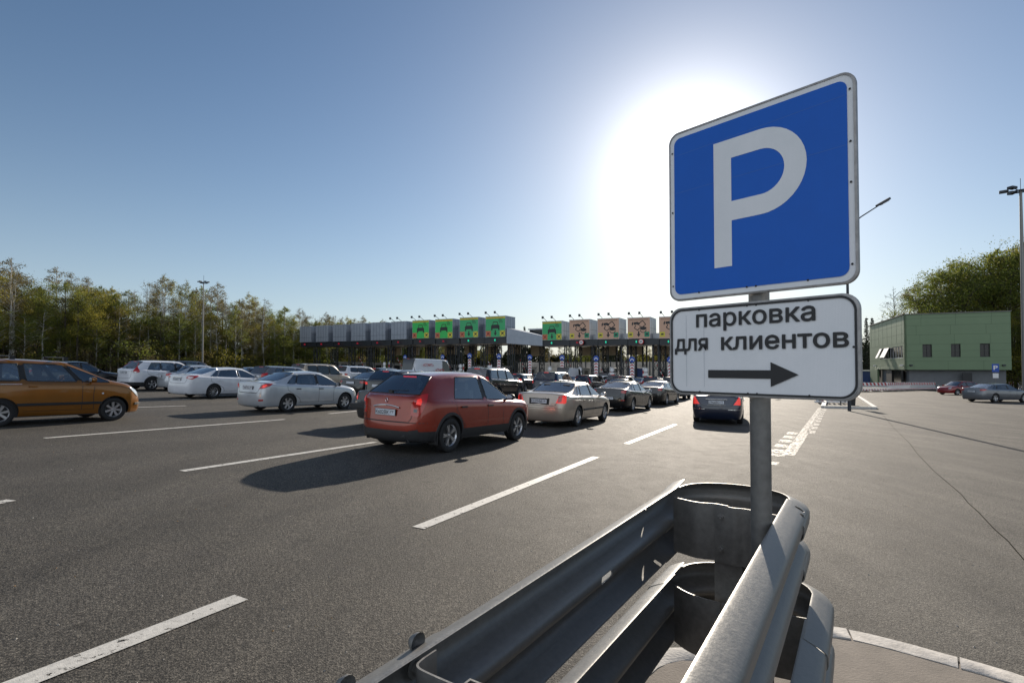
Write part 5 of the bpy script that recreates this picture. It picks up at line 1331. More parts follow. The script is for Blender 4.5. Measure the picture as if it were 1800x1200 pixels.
for i, (x0, x1, yt, yf, yb, kd) in enumerate(boxes):
    k0, k1 = kpx(x0), kpx(x1); km = (k0+k1)/2; zt, zf, zb = zk(km, yt), zk(km, yf), zk(km, yb); W_ = k1-k0; H_ = zt-zf; D_ = 3.3 if i < 10 else 3.8
    mb = MB().box((km, D_/2, (zt+zf)/2), (W_, D_, H_), 0 if kd < 3 else 2)
    if kd == 0:
        for j in range(1, 5): mb.box((k0+W_*j/5, -.004, (zt+zf)/2), (.035, .008, H_), 1)
        mb.box((km, -.006, zf+H_*.27), (W_, .008, .035), 1)
    for j in range(1, 4): mb.box((k1+.004, D_*j/4, (zt+zf)/2), (.008, .035, H_), 1)
    mb.box((k1+.006, D_/2, zf+H_*.5), (.008, D_, .03), 1)
    mb.box((km, D_/2, zt+.03), (W_+.08, D_+.08, .06), 2)
    bx = mb.build('sign_box', [ML['pan'], ML['groove'], ML['panl']], pz)
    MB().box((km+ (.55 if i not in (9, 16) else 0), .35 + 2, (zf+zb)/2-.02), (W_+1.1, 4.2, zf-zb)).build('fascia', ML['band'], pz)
    # recessed infill to the next box
    if i not in (9, 16):
        kn = kpx(boxes[i+1][0]); MB().box(((k1+kn)/2, 1.7, (zf+zt)/2-.5 - (.5 if i > 9 else 0)), (kn-k1-.02, .3, (zt-zf)-1.0 - (1.1 if i > 9 else 0))).build('infill_panel', ML['pan'] if i < 10 else ML['panl'], pz)
    M_ = FM @ Matrix.Translation((km, (zt+zf)/2, .02))
    if kd:
        m_ = {1: 'green', 2: 'green2', 3: 'green2', 4: 'tan'}[kd]
        sf = MB().box((0, 0, 0), (W_-.06, H_-.06, .05), 0, M_).box((0, 0, -.01), (W_, H_, .05), 1, M_).build('lane_sign', [ML[m_], ML['panl']], bx)
        M2_ = M_ @ Matrix.Translation((0, 0, .027)); hw_, hh_ = W_/2-.04, H_/2-.04
        if kd < 4:
            MB().prism([(-hw_, hh_*.80), (hw_, hh_*.80), (hw_, hh_*.98), (-hw_, hh_*.98)], 0, .008, M=M2_).build('header_strip', ML['yel'], sf)
            mb = MB(); put_text(mb, 'ТОЛЬКО ПО ТРАНСПОНДЕРУ', M2_ @ Matrix.Translation((-hw_*.9, hh_*.83, .012)), hw_*1.8, hh_*.11); mb.build('header_text', ML['sred'], sf, norm=False)
            draw_car(M2_, -.0, .05*hh_, W_*.42, sf).build('car_symbol', [ML['ink'], ML[m_]], sf)
            mb = MB()
            for r in (.16, .30, .44): mb.prism(arcpts(hw_*.32, hh_*.36, r*W_*.42, (r+.05)*W_*.42, 5, 85), 0, .01, M=M2_)
            mb.build('wave_symbol', ML['ink'], sf)
            sq = W_*.26
            for sx, ms in ((-1, 'tanr'), (1, 'yel')):
                cx = sx*(hw_-sq/2); cy = -hh_+sq/2+.03
                s_ = MB().prism([(cx-sq/2, cy-sq/2), (cx+sq/2, cy-sq/2), (cx+sq/2, cy+sq/2), (cx-sq/2, cy+sq/2)], 0, .01, M=M2_).build('small_square', ML[ms], sf)
            mb = MB()
            for sx in (-1, 1):
                cx = sx*(hw_-sq/2); cy = -hh_+sq/2+.03
                for pl_ in cross(cx, cy, sq*.45): mb.prism(pl_, .010, .016, 0 if sx < 0 else 1, M2_)
                mb.prism([(cx-sq*.2, cy-sq*.12), (cx+sq*.25, cy-.02), (cx+sq*.1, cy+sq*.2), (cx-sq*.15, cy+sq*.15)], .010, .014, 1, M2_)
            mb.build('cross_marks', [ML['sred'], ML['ink']], sf)
            if kd >= 2: MB().prism(arrow_dn(0, -hh_*.62, W_*.24), 0, .01, M=M2_).build('arrow', ML['ink'], sf)
        else:
            mb = MB(); put_text(mb, 'ОПЛАТА НАЛИЧНЫМИ И КАРТОЙ', M2_ @ Matrix.Translation((-hw_*.85, hh_*.80, .012)), hw_*1.7, hh_*.10); mb.build('header_text', ML['ink'], sf, norm=False)
            mb = MB(); q = W_*.5
            mb.prism([(-.62*q, .42*q), (-.50*q, .60*q), (-.46*q, .40*q), (-.58*q, .22*q)], 0, .01, M=M2_)
            mb.prism([(-.44*q, .52*q), (-.1*q, .56*q), (.12*q, .40*q), (.02*q, .26*q), (-.2*q, .34*q), (-.42*q, .30*q)], 0, .01, M=M2_)
            for a, b in (((.02, .42), (.36, .66)), ((.36, .66), (.62, .30)), ((.62, .30), (.30, .06)), ((-.24, .28), (-.38, .02)), ((-.38, .02), (-.10, -.18)), ((-.10, -.18), (.10, .02)), ((.30, .06), (.05, .20))):
                A_ = Vector(a)*q; B_ = Vector(b)*q; n_ = (B_-A_).normalized(); n_ = Vector((n_.y, -n_.x))*.035*q
                mb.prism([A_-n_, B_-n_, B_+n_, A_+n_], 0, .01, M=M2_)
            mb.prism([(.40*q+.30*q*math.cos(R(t)), -.02*q+.15*q*math.sin(R(t))) for t in range(0, 360, 24)], 0, .012, M=M2_)
            mb.prism(arcpts(.40*q, -.12*q, .30*q, .24*q, 190, 350), 0, .01, M=M2_)
            mb.build('payment_symbol', ML['ink'], sf)
            MB().prism(arrow_dn(0, -hh_*.58, W_*.26), 0, .01, M=M2_).build('arrow', ML['ink'], sf)
            sq = W_*.22
            for sx, ms in ((-1, 'yel'), (1, 'teal')):
                cx = sx*(hw_-sq/2-.05); cy = -hh_+sq/2+.18
                s_ = MB().prism([(cx-sq/2, cy-sq/2), (cx+sq/2, cy-sq/2), (cx+sq/2, cy+sq/2), (cx-sq/2, cy+sq/2)], 0, .01, 0, M2_).prism([(cx-sq*.3, cy-sq*.15), (cx+sq*.3, cy-sq*.1), (cx+sq*.2, cy+sq*.2), (cx-sq*.2, cy+sq*.15)], .01, .014, 1, M2_).build('small_square', [ML[ms], ML['ink']], sf)
    # lane signal in the fascia
    zs_ = (zf+zb)/2; MS_ = FM @ Matrix.Translation((km + (-.3 if kd == 4 else 0), zs_, .26+.01)) @ Matrix.Translation((0, 0, -.0))
    yoff = Matrix.Translation((0, 0, 0))
    mb = MB(); q = .17
    if i in (0, 1, 2, 3, 4, 5, 6, 7, 11):
        for pl_ in cross(0, 0, q*.8, .16): mb.prism(pl_, -.23, -.21+.24, 0, MS_ @ Matrix.Scale(.9, 4))
        mb.build('lane_signal', ML['ledr'], pz)
    else:
        mb.prism(arrow_dn(0, 0, q*2), -.23, .03, 0, MS_ @ Matrix.Scale(.9, 4)); mb.build('lane_signal', ML['ledg'], pz)
    if i in (11, 13):
        mb = MB(); Mq = FM @ Matrix.Translation((km+.35, zs_, .27)); mb.lathe([(0, .01), (.36, .01), (.36, -.2)], 24, 0, Mq); mb.lathe([(0, .014), (.27, .014)], 24, 1, Mq); mb.box((0, 0, .018), (.34, .12, .006), 2, Mq)
        mb.build('ban_disc', [ML['sred'], ML['swhite'], ML['ink']], pz)
    # floodlights over the sign
    if i >= 5:
        for t in (.12, .58):
            kx = k0+W_*t; mb = MB(); mb.tube([(kx+.35, .1, zt), (kx+.1, -.7, zt+.55)], .035, 5); mb.box((kx+.05, -.82, zt+.55), (.26, .22, .34)); mb.build('floodlight', ML['steel'], bx)
# fascia block and slabs behind
def slab(name, ka, kb, da, db, z0, z1, m): return MB().box(((ka+kb)/2, (da+db)/2, (z0+z1)/2), (kb-ka, db-da, z1-z0)).build(name, m, pz)
ka, kb = kpx(890), kpx(953); 
mb = MB(); z0, z1 = zk(ka, 603.5), zk(ka, 592); 
mb.add([(ka, .1, zk(ka, 603.5)), (kb, .1, zk(kb, 608)), (kb, .1, zk(kb, 590)), (ka, .1, zk(ka, 576)), (ka, 4, zk(ka, 603.5)), (kb, 4, zk(kb, 608)), (kb, 4, zk(kb, 590)), (ka, 4, zk(ka, 576))],
       [(0, 1, 2, 3), (5, 4, 7, 6), (0, 3, 7, 4), (1, 5, 6, 2), (3, 2, 6, 7), (0, 4, 5, 1)]); mb.build('link_panel', ML['pan'], pz)
slab('gallery', kpx(906), kpx(945), 5, 9, 6.4, 7.6, ML['pane']); slab('gallery_roof', kpx(904), kpx(948), 4.8, 9.2, 7.6, 7.8, ML['panl'])
slab('canopy_roof', kpx(524), kpx(890), 4.2, 17, 5.75, 6.3, ML['steel']); slab('canopy_roof', kpx(890)+.05, kpx(1335), 4.4, 17, 5.25, 5.8, ML['steel'])
# lattice columns on every island
def lattice(kx, d, w_, z1):
    z0 = gk(kx, d)-.05; mb = MB(); c = [(-w_/2, -w_/2), (w_/2, -w_/2), (w_/2, w_/2), (-w_/2, w_/2)]
    for a, b in c: mb.box((kx+a, d+b, (z0+z1)/2), (.11, .11, z1-z0))
    n = max(3, int((z1-z0)/.9)); h = (z1-z0)/n
    for j in range(n):
        for q in range(4):
            a, b = c[q], c[(q+1) % 4]
            if j % 2: a, b = b, a
            mb.tube([(kx+a[0], d+a[1], z0+j*h), (kx+b[0], d+b[1], z0+j*h+h)], .035, 4)
    return mb.build('lattice_column', ML['steel'], pz)
isl = []
for i in range(len(boxes)):
    x0, x1 = boxes[i][0], boxes[i][1]
    kg = kpx(x1) + .55; isl.append(kg)
for i, kg in enumerate(isl):
    zt_ = 5.3 if i < 10 else 5.0
    lattice(kg, .9, .75, zt_); lattice(kg, 5.5, .75, zt_); lattice(kg, 12.5, .6, zt_+.3)
for i, kg in enumerate(isl):   # beige backs of the opposite sign boxes under the roof
    if i in (2, 3, 4, 5, 6, 7, 8, 9, 10, 11, 12, 13, 14): slab('rear_panel', kg-3.9, kg-1.2, 16.2, 16.5, 4.15 if i < 9 else 3.7, 5.7 if i < 10 else 5.2, ML['beige'])
MB().box(((kpx(700)+kpx(1330))/2, 46, 1.2), (kpx(1330)-kpx(700), .2, 6.4)).build('noise_wall', mat('pale wall', (.55, .50, .42), .7, noise=.5, nscale=1.3, col2=(.30, .27, .23)), None, norm=False) if False else None
q_ = PM @ Vector(((kpx(690)+kpx(1330))/2, 48, 0)); nw = empty('noise_wall', (q_.x, q_.y, g(q_.x, q_.y)), rz=math.atan2(PX.y, PX.x), label='pale ribbed noise wall seen under the toll canopy between the columns', cat='wall')
L_ = kpx(1330)-kpx(690); mb = MB().box((0, 0, 2.2), (L_, .12, 4.4))
for j in range(int(L_/3)): mb.box((-L_/2+j*3, -.1, 2.3), (.2, .2, 4.7), 1)
mb.build('wall_panel', [mat('pale wall', (.55, .50, .42), .7, noise=.5, nscale=1.3, col2=(.30, .27, .23)), ML['steel']], nw)
# kerbed islands, booths, posts, barrier arms: things standing between the lanes
def sub(name, kx, d, **k):
    q = PM @ Vector((kx, d, 0)); return empty(name, (q.x, q.y, g(q.x, q.y)), rz=math.atan2(PX.y, PX.x), **k)
ordn = ['first', 'second', 'third', 'fourth', 'fifth', 'sixth', 'seventh', 'eighth', 'ninth', 'tenth', 'eleventh', 'twelfth', 'thirteenth', 'fourteenth', 'fifteenth', 'sixteenth', 'seventeenth']
for i, kg in enumerate(isl):
    o = sub('toll_island', kg, 2, label='%s kerbed toll island counted from the forest side' % ordn[i], cat='traffic island', group='kerbed islands between the toll lanes')
    MB().prism(rrect(-.75, -14, .75, 14, .7, 6), -.05, .18).build('kerb', ML['conc'], o)
    blue = (i == 12)
    o = sub('toll_booth', kg + (.2 if blue else 0), 7.5, label=('dark blue cabin standing among the toll booths' if blue else 'grey toll booth on the %s island from the forest side' % ordn[i]), cat='toll booth', group=None if blue else 'toll booths on the islands')
    w_ = 2.0 if blue else 1.15
    MB().box((0, 0, 1.35), (w_, 3.0, 2.4)).box((0, 0, 2.6), (w_+.2, 3.3, .12)).build('cabin', ML['boothb'] if blue else ML['booth'], o, bevel=.02)
    if not blue:
        for s in (-1, 1): MB().box((s*(w_/2+.003), -.2, 1.75), (.012, 1.6, .9)).build('window', ML['pane'], o)
        MB().box((0, -1.503, 1.75), (w_*.75, .012, .9)).build('window', ML['pane'], o)
    if i % 2 == 0 or i > 8:
        o = sub('barrier_arm', kg+.6, 4.2 if i % 3 else 6.0, label='raised striped barrier arm by the %s toll island from the forest side' % ordn[i], cat='barrier', group='raised barrier arms in the toll lanes')
        MB().box((0, 0, .65), (.32, .32, .95)).build('housing', ML['booth'], o, bevel=.02)
        mb = MB(); a = R(118 if i % 2 else 125)
        for j in range(8):
            mb.box((math.cos(a)*(.2+j*.38+.19), -.2, 1.0+math.sin(a)*(.2+j*.38+.19)), (.38, .04, .09), j % 2) if False else mb.add([(math.cos(a)*(.2+(j+t)*.38)+math.sin(a)*u*.05, -.2+v*.03, 1.0+math.sin(a)*(.2+(j+t)*.38)-math.cos(a)*u*.05) for t in (0, 1) for u in (-1, 1) for v in (-1, 1)],
                [(0, 1, 3, 2), (4, 6, 7, 5), (0, 2, 6, 4), (1, 5, 7, 3), (0, 4, 5, 1), (2, 3, 7, 6)], j % 2)
        mb.build('arm', [ML['swhite'], ML['sred']], o)
    if i > 4:
        o = sub('striped_post', kg-.45, -4.5, label='thin red and white striped post on the %s toll island from the forest side' % ordn[i], cat='post', group='striped posts on the toll islands')
        mb = MB()
        for j in range(6): mb.tube([(0, 0, .15+j*.42), (0, 0, .15+(j+1)*.42)], .075, 8, j % 2)
        mb.build('post', [ML['sred'], ML['swhite']], o)
        o = sub('round_sign', kg+.35, -6.5, label='pale round sign with a small plate on the %s toll island from the forest side' % ordn[i], cat='road sign', group='round signs on the toll islands')
        MB().tube([(0, 0, 0), (0, 0, 2.6)], .035, 6).build('post', ML['galv'], o)
        MB().lathe([(0, .02), (.30, .02), (.30, -.01), (0, -.01)], 20, 0, Matrix.Translation((0, -.06, 2.3)) @ Matrix.Rotation(R(90), 4, 'X')).lathe([(.22, .022), (.25, .022)], 20, 1, Matrix.Translation((0, -.06, 2.3)) @ Matrix.Rotation(R(90), 4, 'X')).build('disc', [ML['swhite'], ML['ink']], o)
        MB().box((0, -.06, 1.78), (.5, .02, .34)).build('plate', ML['swhite'], o)
# blue disc with a white chevron over a striped board on each island nose
def divider(x, y, diam, right=False, nth=''):
    Y = .72*F_PX/diam; c = at(x, y, Y); gz = g(c.x, c.y)
    o = empty('island_nose_sign', (c.x, c.y, gz), rz=-LANE, label=nth, cat='road sign', group='blue disc signs on the island noses')
    h = c.z-gz
    MB().tube([(0, .05, -.05), (0, .05, h+.2)], .038, 8).build('post', ML['galvd'], o)
    Mq = Matrix.Translation((0, -.02, h)) @ Matrix.Rotation(R(90), 4, 'X')
    MB().lathe([(0, .012), (.34, .012), (.36, .01), (.36, -.02), (0, -.02)], 28, 0, Mq).build('disc', ML['sblue'], o, smooth=30)
    mb = MB()
    if right: mb.prism([(-.2, -.12), (-.12, -.2), (.1, .02), (.17, -.05), (.2, .2), (-.05, .17), (.02, .1)], .012, .018, 0, Mq)
    else: mb.prism([(-.26, -.14), (-.19, -.20), (-.08, -.02), (.08, -.02), (.19, -.20), (.26, -.14), (.12, .10), (-.12, .10)], .012, .018, 0, Mq)
    mb.build('chevron', ML['swhite'], o)
    z1 = h-.48; n = 5; z0 = max(.25, z1-1.9); st = (z1-z0)/n
    mb = MB().box((0, 0, (z0+z1)/2), (.52, .03, z1-z0), 0)
    for j in range(n):
        zb_ = z0+j*st
        mb.add([(-.22, -.02, zb_+.02), (0, -.02, zb_+st*.42), (.22, -.02, zb_+.02), (.22, -.02, zb_+st*.45), (0, -.02, zb_+st*.85), (-.22, -.02, zb_+st*.45)], [(0, 1, 4, 5), (1, 2, 3, 4)], 1)
    mb.build('chevron_board', [ML['swhite'], ML['sred']], o, norm=False)
dv = [(712, 627.5, 7.6), (778, 627, 8), (825.6, 625, 9), (877, 626, 9.2), (931.4, 627.6, 9.3), (988, 628.4, 9.6), (1047.8, 629.8, 10), (1111, 631.7, 10.4), (1178, 632, 11)]
for j, (x, y, dm) in enumerate(dv):
    divider(x, y, dm, j == 8, 'blue disc with white chevron over a striped board, %s from the left' % ordn[j] if j < 8 else 'blue disc with slanted white arrow, cut off by the left edge of the plate')

# ------------------------------------------------------------------ green building
ML['gclad'] = mat('green cladding', (.15, .22, .125), .5, .15, noise=.08, nscale=.6)
ML['gjoint'] = mat('green joint', (.07, .11, .06), .6)
ML['gbase'] = mat('grey corrugated base', (.15, .16, .17), .6, .2, noise=.15, nscale=2)
A_ = Vector((57.6, 78, 0)); e1 = Vector((.915, -.403, 0)).normalized(); e2 = Vector((.403, .915, 0)).normalized()
BM = Matrix(((e1.x, e2.x, 0, A_.x), (e1.y, e2.y, 0, A_.y), (0, 0, 1, 0), (0, 0, 0, 1)))
gb = empty('green_building', mw=BM, label='two storey green clad office block with three square windows and grey base', cat='building')
BW, BD, ZT_, ZG, Z0_ = 12.1, 24.0, 9.37, 1.30, -2.2
def fx(x): r = (x-CX)/F_PX; return (A_.y*r-A_.x)/(e1.x-e1.y*r)
def sy(x): r = (x-CX)/F_PX; return (A_.y*r-A_.x)/(e2.x-e2.y*r)
# front wall with real openings
wins = [(fx(1622), fx(1638.6)), (fx(1672), fx(1689)), (fx(1723), fx(1741))]; wz0, wz1 = 3.13, 4.97
def wall_open(mb, L_, z0, z1, ops, y, t, flip=False, mi=0):
    xs = sorted({0, L_, *[a for o in ops for a in o[:2]]}); zs = sorted({z0, z1, *[a for o in ops for a in o[2:]]})
    for a, b in zip(xs, xs[1:]):
        for c, d in zip(zs, zs[1:]):
            if any(o[0] <= a and b <= o[1] and o[2] <= c and d <= o[3] for o in ops): continue
            if flip: mb.box((y+t/2, (a+b)/2, (c+d)/2), (t, b-a, d-c), mi)
            else: mb.box(((a+b)/2, y+t/2, (c+d)/2), (b-a, t, d-c), mi)
mb = MB(); wall_open(mb, BW, ZG, ZT_, [(a, b, wz0, wz1) for a, b in wins], 0, .3)
mb.build('front_wall', ML['gclad'], gb, norm=False)
mb = MB()
for z in (2.6, 3.10, 4.05, 5.0, 6.35, 7.7, 8.75): mb.box((BW/2, -.004, z), (BW, .012, .03))
rn = random.Random(3)
for (z0_, z1_), n in (((ZG, 2.6), 3), ((5.0, 6.35), 3), ((6.35, 7.7), 3), ((7.7, 8.75), 3), ((8.75, ZT_), 3)):
    off = rn.uniform(.5, 3)
    for j in range(n): mb.box((off+j*4.0, -.004, (z0_+z1_)/2), (.03, .012, z1_-z0_))
for j in range(8): mb.box((-.004, 1.5+j*3.0, (5.3+ZT_)/2), (.012, .03, ZT_-5.3))
for z in (5.25, 6.6, 8.0): mb.box((-.004, BD/2, z), (.012, BD, .03))
mb.box((-.004, BD/2, 2.8), (.012, BD, .03)); mb.build('cladding_joints', ML['gjoint'], gb, norm=False)
sw = (sy(1588), sy(1547)); mb = MB()
wall_open(mb, BD, ZG, ZT_, [(min(sw)+.2, max(sw), 3.05, 4.85)], 0, .3, flip=True)
mb.build('side_wall', ML['gclad'], gb, norm=False)
MB().box((BW-.15, BD/2+.2, (ZG+ZT_)/2), (.3, BD-.8, ZT_-ZG-.01)).box((BW/2, BD-.15, (ZG+ZT_)/2), (BW-.8, .3, ZT_-ZG-.01)).box((BW/2+.2, BD/2+.2, ZT_-.25), (BW-.7, BD-.7, .2)).box((BW/2+.2, BD/2+.2, 2.2), (BW-.7, BD-.7, .15)).build('rear_wall', ML['gclad'], gb, norm=False)
MB().box((BW/2, -.01, ZT_+.04), (BW+.1, .40, .09)).box((-.01, BD/2, ZT_+.045), (.40, BD, .09)).build('parapet', ML['galvd'], gb)
MB().box((BW/2+.3, BD/2+.4, (ZG+Z0_)/2), (BW-1.0, BD-1.6, ZG-Z0_)).build('base', ML['gbase'], gb)
MB().box((-.0+.15, (18+BD)/2, (ZG+Z0_)/2), (.3, BD-18, ZG-Z0_)).build('side_wall_foot', ML['gclad'], gb)
for a, b in wins:
    f = MB()
    for q in (a+.05, b-.05, (a+b)/2): f.box((q, .22, (wz0+wz1)/2), (.09, .06, wz1-wz0))
    for q in (wz0+.05, wz1-.05): f.box(((a+b)/2, .22, q), (b-a, .065, .09))
    w_ = f.build('window', ML['black'], gb); MB().box(((a+b)/2, .25, (wz0+wz1)/2), (b-a, .02, wz1-wz0)).build('pane', ML['pane'], w_)
y0_, y1_ = min(sw)+.2, max(sw); n = 9
for j in range(n):
    a = y0_+(y1_-y0_)*j/n; b = a+(y1_-y0_)/n
    f = MB().box((.2, a+.04, 3.95), (.06, .08, 1.8)).box((.2, (a+b)/2, 3.1), (.06, b-a, .08)).box((.2, (a+b)/2, 4.8), (.06, b-a, .08)).build('window', ML['panl'], gb)
    if j in (5, 6, 8): MB().box((0, 0, -.85), (.04, (b-a)*.9, 1.7)).build('open_sash', ML['swhite'], f, loc=(-.02, (a+b)/2, 4.8), rot=(0, R(24), 0))
    else: MB().box((.23, (a+b)/2, 3.95), (.02, b-a, 1.7)).build('pane', ML['pane'], f)
MB().box((.30, 5.0, .3), (.3, 4.2, 1.9)).build('entrance', ML['pane'], gb); MB().box((.32, 10.5, .1), (.3, 3.6, 2.2)).build('entrance', ML['black'], gb)
MB().box((fx(1701), .32, -.1), (1.1, .1, 2.0)).build('door', ML['bplas'], gb)
for x_ in (fx(1601), fx(1764)):
    MB().box((x_, -.15, 1.95), (.35, .3, .22)).build('wall_lamp', ML['steel'], gb, bevel=.04)
for q in (1, 19): MB().box((-.2, q, 1.95), (.4, .3, .22)).build('wall_lamp', ML['swhite'], gb, bevel=.04)
# low shed and material heap behind, left of it
q = at(1532, 655, 105); o = empty('low_shed', (q.x, q.y, g(q.x, q.y)), rz=R(-20), label='low dark blue shed behind the striped barriers, left of the green building', cat='shed')
MB().box((0, 0, 1.4), (9, 5, 3.0)).build('wall', ML['boothb'], o); MB().box((0, 0, 3.0), (9.4, 5.4, .2)).build('roof', ML['panl'], o)

# ------------------------------------------------------------------ striped barrier fence
def barrier_unit(p, q, lab):
    d = q-p; a = math.atan2(d.y, d.x); L_ = d.length-.08; m_ = (p+q)/2
    o = empty('striped_barrier', (m_.x, m_.y, g(m_.x, m_.y)), rz=a, label=lab, cat='barrier', group='red and white barrier panels before the green building')
    def board(z0, z1, n):
        mb = MB().box((0, 0, (z0+z1)/2), (L_, .04, z1-z0), 0); w = L_/n
        for j in range(n):
            x = -L_/2+j*w+.02; sl = (z1-z0)*.9
            for s in (-1, 1): mb.add([(x+sl*.9, s*.024, z0+.02), (min(x+sl*.9+w*.5, L_/2), s*.024, z0+.02), (x+w*.5, s*.024, z1-.02), (x, s*.024, z1-.02)], [(0, 1, 2, 3)], 1)
        return mb
    board(.74, 1.10, 3).build('top_board', [ML['swhite'], ML['sred']], o, norm=False); board(.14, .32, 4).build('bottom_board', [ML['swhite'], ML['sred']], o, norm=False)
    mb = MB()
    for j in range(12): mb.box((-L_/2+.08+j*(L_-.16)/11, 0, .56), (.045, .03, .54))
    mb.box((0, 0, .56), (L_, .025, .03)); mb.build('slats', ML['swhite'], o)
    for s in (-1, 1): MB().box((s*L_*.42, 0, .05), (.24, .8, .12)).build('foot', ML['rubber'], o, bevel=.02)
pts = [gp(1500, 688.5), gp(1560, 687.5), gp(1600, 686), gp(1700, 684), gp(1830, 682)]; run = []
for a, b in zip(pts, pts[1:]):
    n = max(1, round((b-a).length/2.6)); run += [a.lerp(b, j/n) for j in range(n)]
run.append(pts[-1])
for j, (a, b) in enumerate(zip(run, run[1:])):
    barrier_unit(a, b, 'red and white barrier panel, %s from the sign plate along the row' % (ordn[j] if j < 17 else 'farther'))

# ------------------------------------------------------------------ lamps, small signs, impact board
def mast(x, ytop, Y, lab, r=.16, hs=1.):
    c = at(x, ytop, Y); gz = g(c.x, c.y); h = c.z-gz
    o = empty('light_mast', (c.x, c.y, gz), label=lab, cat='lamp post')
    MB().tube([(0, 0, -.1), (0, 0, h*.5), (0, 0, h)], [r, r*.75, r*.5], 12).build('mast', ML['galv'], o, smooth=40)
    MB().lathe([(.5, -.05), (.55, 0), (.5, .05), (.45, 0)], 16, close=True, M=Matrix.Translation((0, 0, h-.1))).build('crown_ring', ML['steel'], o)
    for k in range(6):
        a = k*R(60)+.3; M_ = Matrix.Translation((0, 0, h)) @ Matrix.Rotation(a, 4, 'Z') @ Matrix.Scale(hs, 4)
        MB().tube([(.1, 0, -.1), (.8, 0, .05)], .035, 6, M=M_).box((1.05, 0, .08), (.62, .42, .2), M=M_).build('floodlight', ML['steel'], o, bevel=.04)
    MB().tube([(0, 0, h), (0, 0, h+1.0)], .02, 5).build('lightning_rod', ML['steel'], o)
mast(358, 496, 78, 'grey light mast with a crown of floodlights in front of the birch forest', .12, .6)
mast(1794, 334, 45, 'tall light mast with clustered floodlights at the right edge', .20)
mast(103, 618, 66, 'short thin lamp post before the forest above the orange people carrier', .05) if False else None
b = Vector((ray(1492, 645).x*28, 28, 0)); b.z = g(b.x, b.y)
sl = empty('street_lamp', b, label='street lamp whose curved arm pokes out right of the blue sign', cat='lamp post')
zt_ = 1.7+250/935*28-b.z
MB().tube([(0, 0, -.1), (0, 0, zt_*.5), (0, 0, zt_-.3), (.12, 0, zt_-.05), (.8, 0, zt_+.48), (1.65, 0, zt_+1.02)], [.085, .07, .05, .04, .032, .028], 12).build('pole', ML['steel'], sl, smooth=60)
Mh = Matrix.Translation((1.6, 0, zt_+1.0)) @ Matrix.Rotation(R(-30), 4, 'Y')
MB().prism([(0, -.05), (.25, -.14), (.7, -.15), (.86, -.05), (.86, .05), (.7, .15), (.25, .14), (0, .05)], -.03, .09, M=Mh).build('lamp_head', ML['steel'], sl, bevel=.03)
MB().prism([(.28, -.11), (.68, -.12), (.78, 0), (.68, .12), (.28, .11)], -.06, -.03, M=Mh).build('lens', ML['clear'], sl, bevel=.01)
c = at(1750, 648, 62); gz = g(c.x, c.y)
o = empty('small_parking_sign', (c.x, c.y, gz), rz=R(-40), label='small blue P sign with a white plate in front of the green building', cat='road sign')
MB().tube([(0, .06, 0), (0, .06, c.z-gz+.5)], .035, 8).build('post', ML['galv'], o)
pp = MB().box((0, 0, c.z-gz+.1), (.62, .03, .95)).build('panel', ML['sblue'], o); mb = MB(); put_text(mb, 'P', Matrix.Translation((-.16, -.02, c.z-gz-.1)) @ Matrix.Rotation(R(90), 4, 'X'), .34, .5, bold=.03); mb.build('letter', ML['swhite'], pp, norm=False)
MB().box((0, 0, c.z-gz-.8), (.5, .03, .55)).build('plate', ML['swhite'], o)
# wedge island with a slatted impact board, mostly behind the sign plate
p1, p2, p3 = gp(1447, 717), gp(1538, 719), gp(1505, 696); p4 = gp(1452, 702)
mb = MB()
def kerbbar(a, b, w_=.22, h=.14):
    d = (b-a).normalized(); n_ = Vector((d.y, -d.x, 0)).normalized()*w_/2
    mb.add([a-n_-Vector((0, 0, .02)), a+n_-Vector((0, 0, .02)), b+n_-Vector((0, 0, .02)), b-n_-Vector((0, 0, .02))] + [v+Vector((0, 0, h)) for v in (a-n_, a+n_, b+n_, b-n_)], [(0, 3, 2, 1), (4, 5, 6, 7), (0, 1, 5, 4), (1, 2, 6, 5), (2, 3, 7, 6), (3, 0, 4, 7)])
kerbbar(p1, p2); kerbbar(p2, p3, .22, .135); kerbbar(p4, p1, .22, .13)
mb.build('wedge_kerb', mat('white painted kerb', (.6, .58, .54), .7, noise=.3, nscale=8), kind='structure')
c = (p1+p4)/2 + Vector((.8, .5, 0)); o = empty('impact_board', (c.x, c.y, g(c.x, c.y)), rz=R(-6), label='slatted red and white board standing on the wedge island below the sign plate', cat='barrier')
mb = MB()
for j in range(7): mb.add([(-1.0+j*.3, -.03, .1), (-.85+j*.3, -.03, .1), (-1.15+j*.3+.0, .25, 1.0), (-1.30+j*.3, .25, 1.0)], [(0, 1, 2, 3)], j % 2); 
mb.box((-.1, -.02, .08), (2.1, .06, .10), 0).box((-.25, .27, 1.03), (2.1, .06, .08), 0); mb.build('slats', [ML['swhite'], ML['sred']], o, norm=False)
for s in (-1, 1): MB().box((s*.8, .2, .4), (.1, .5, .75)).build('leg', ML['galvd'], o)
c = gp(1478, 712); o = empty('signal_post', (c.x, c.y, c.z), label='thin dark post on the wedge island hidden by the sign plate', cat='post')
MB().tube([(0, 0, 0), (0, 0, 2.6)], .04, 8).build('shaft', ML['steel'], o); MB().box((0, 0, 2.5), (.35, .2, .8)).build('head', ML['steel'], o, bevel=.03)
c = gp(1497, 712); o = empty('litter_bin', (c.x, c.y, c.z), label='dark bin beside the slatted board on the wedge island', cat='bin')
MB().lathe([(0, 0), (.2, 0), (.26, .8), (.27, .82), (.22, .82), (.2, .1), (0, .1)], 16).build('body', ML['bplas'], o, smooth=40)
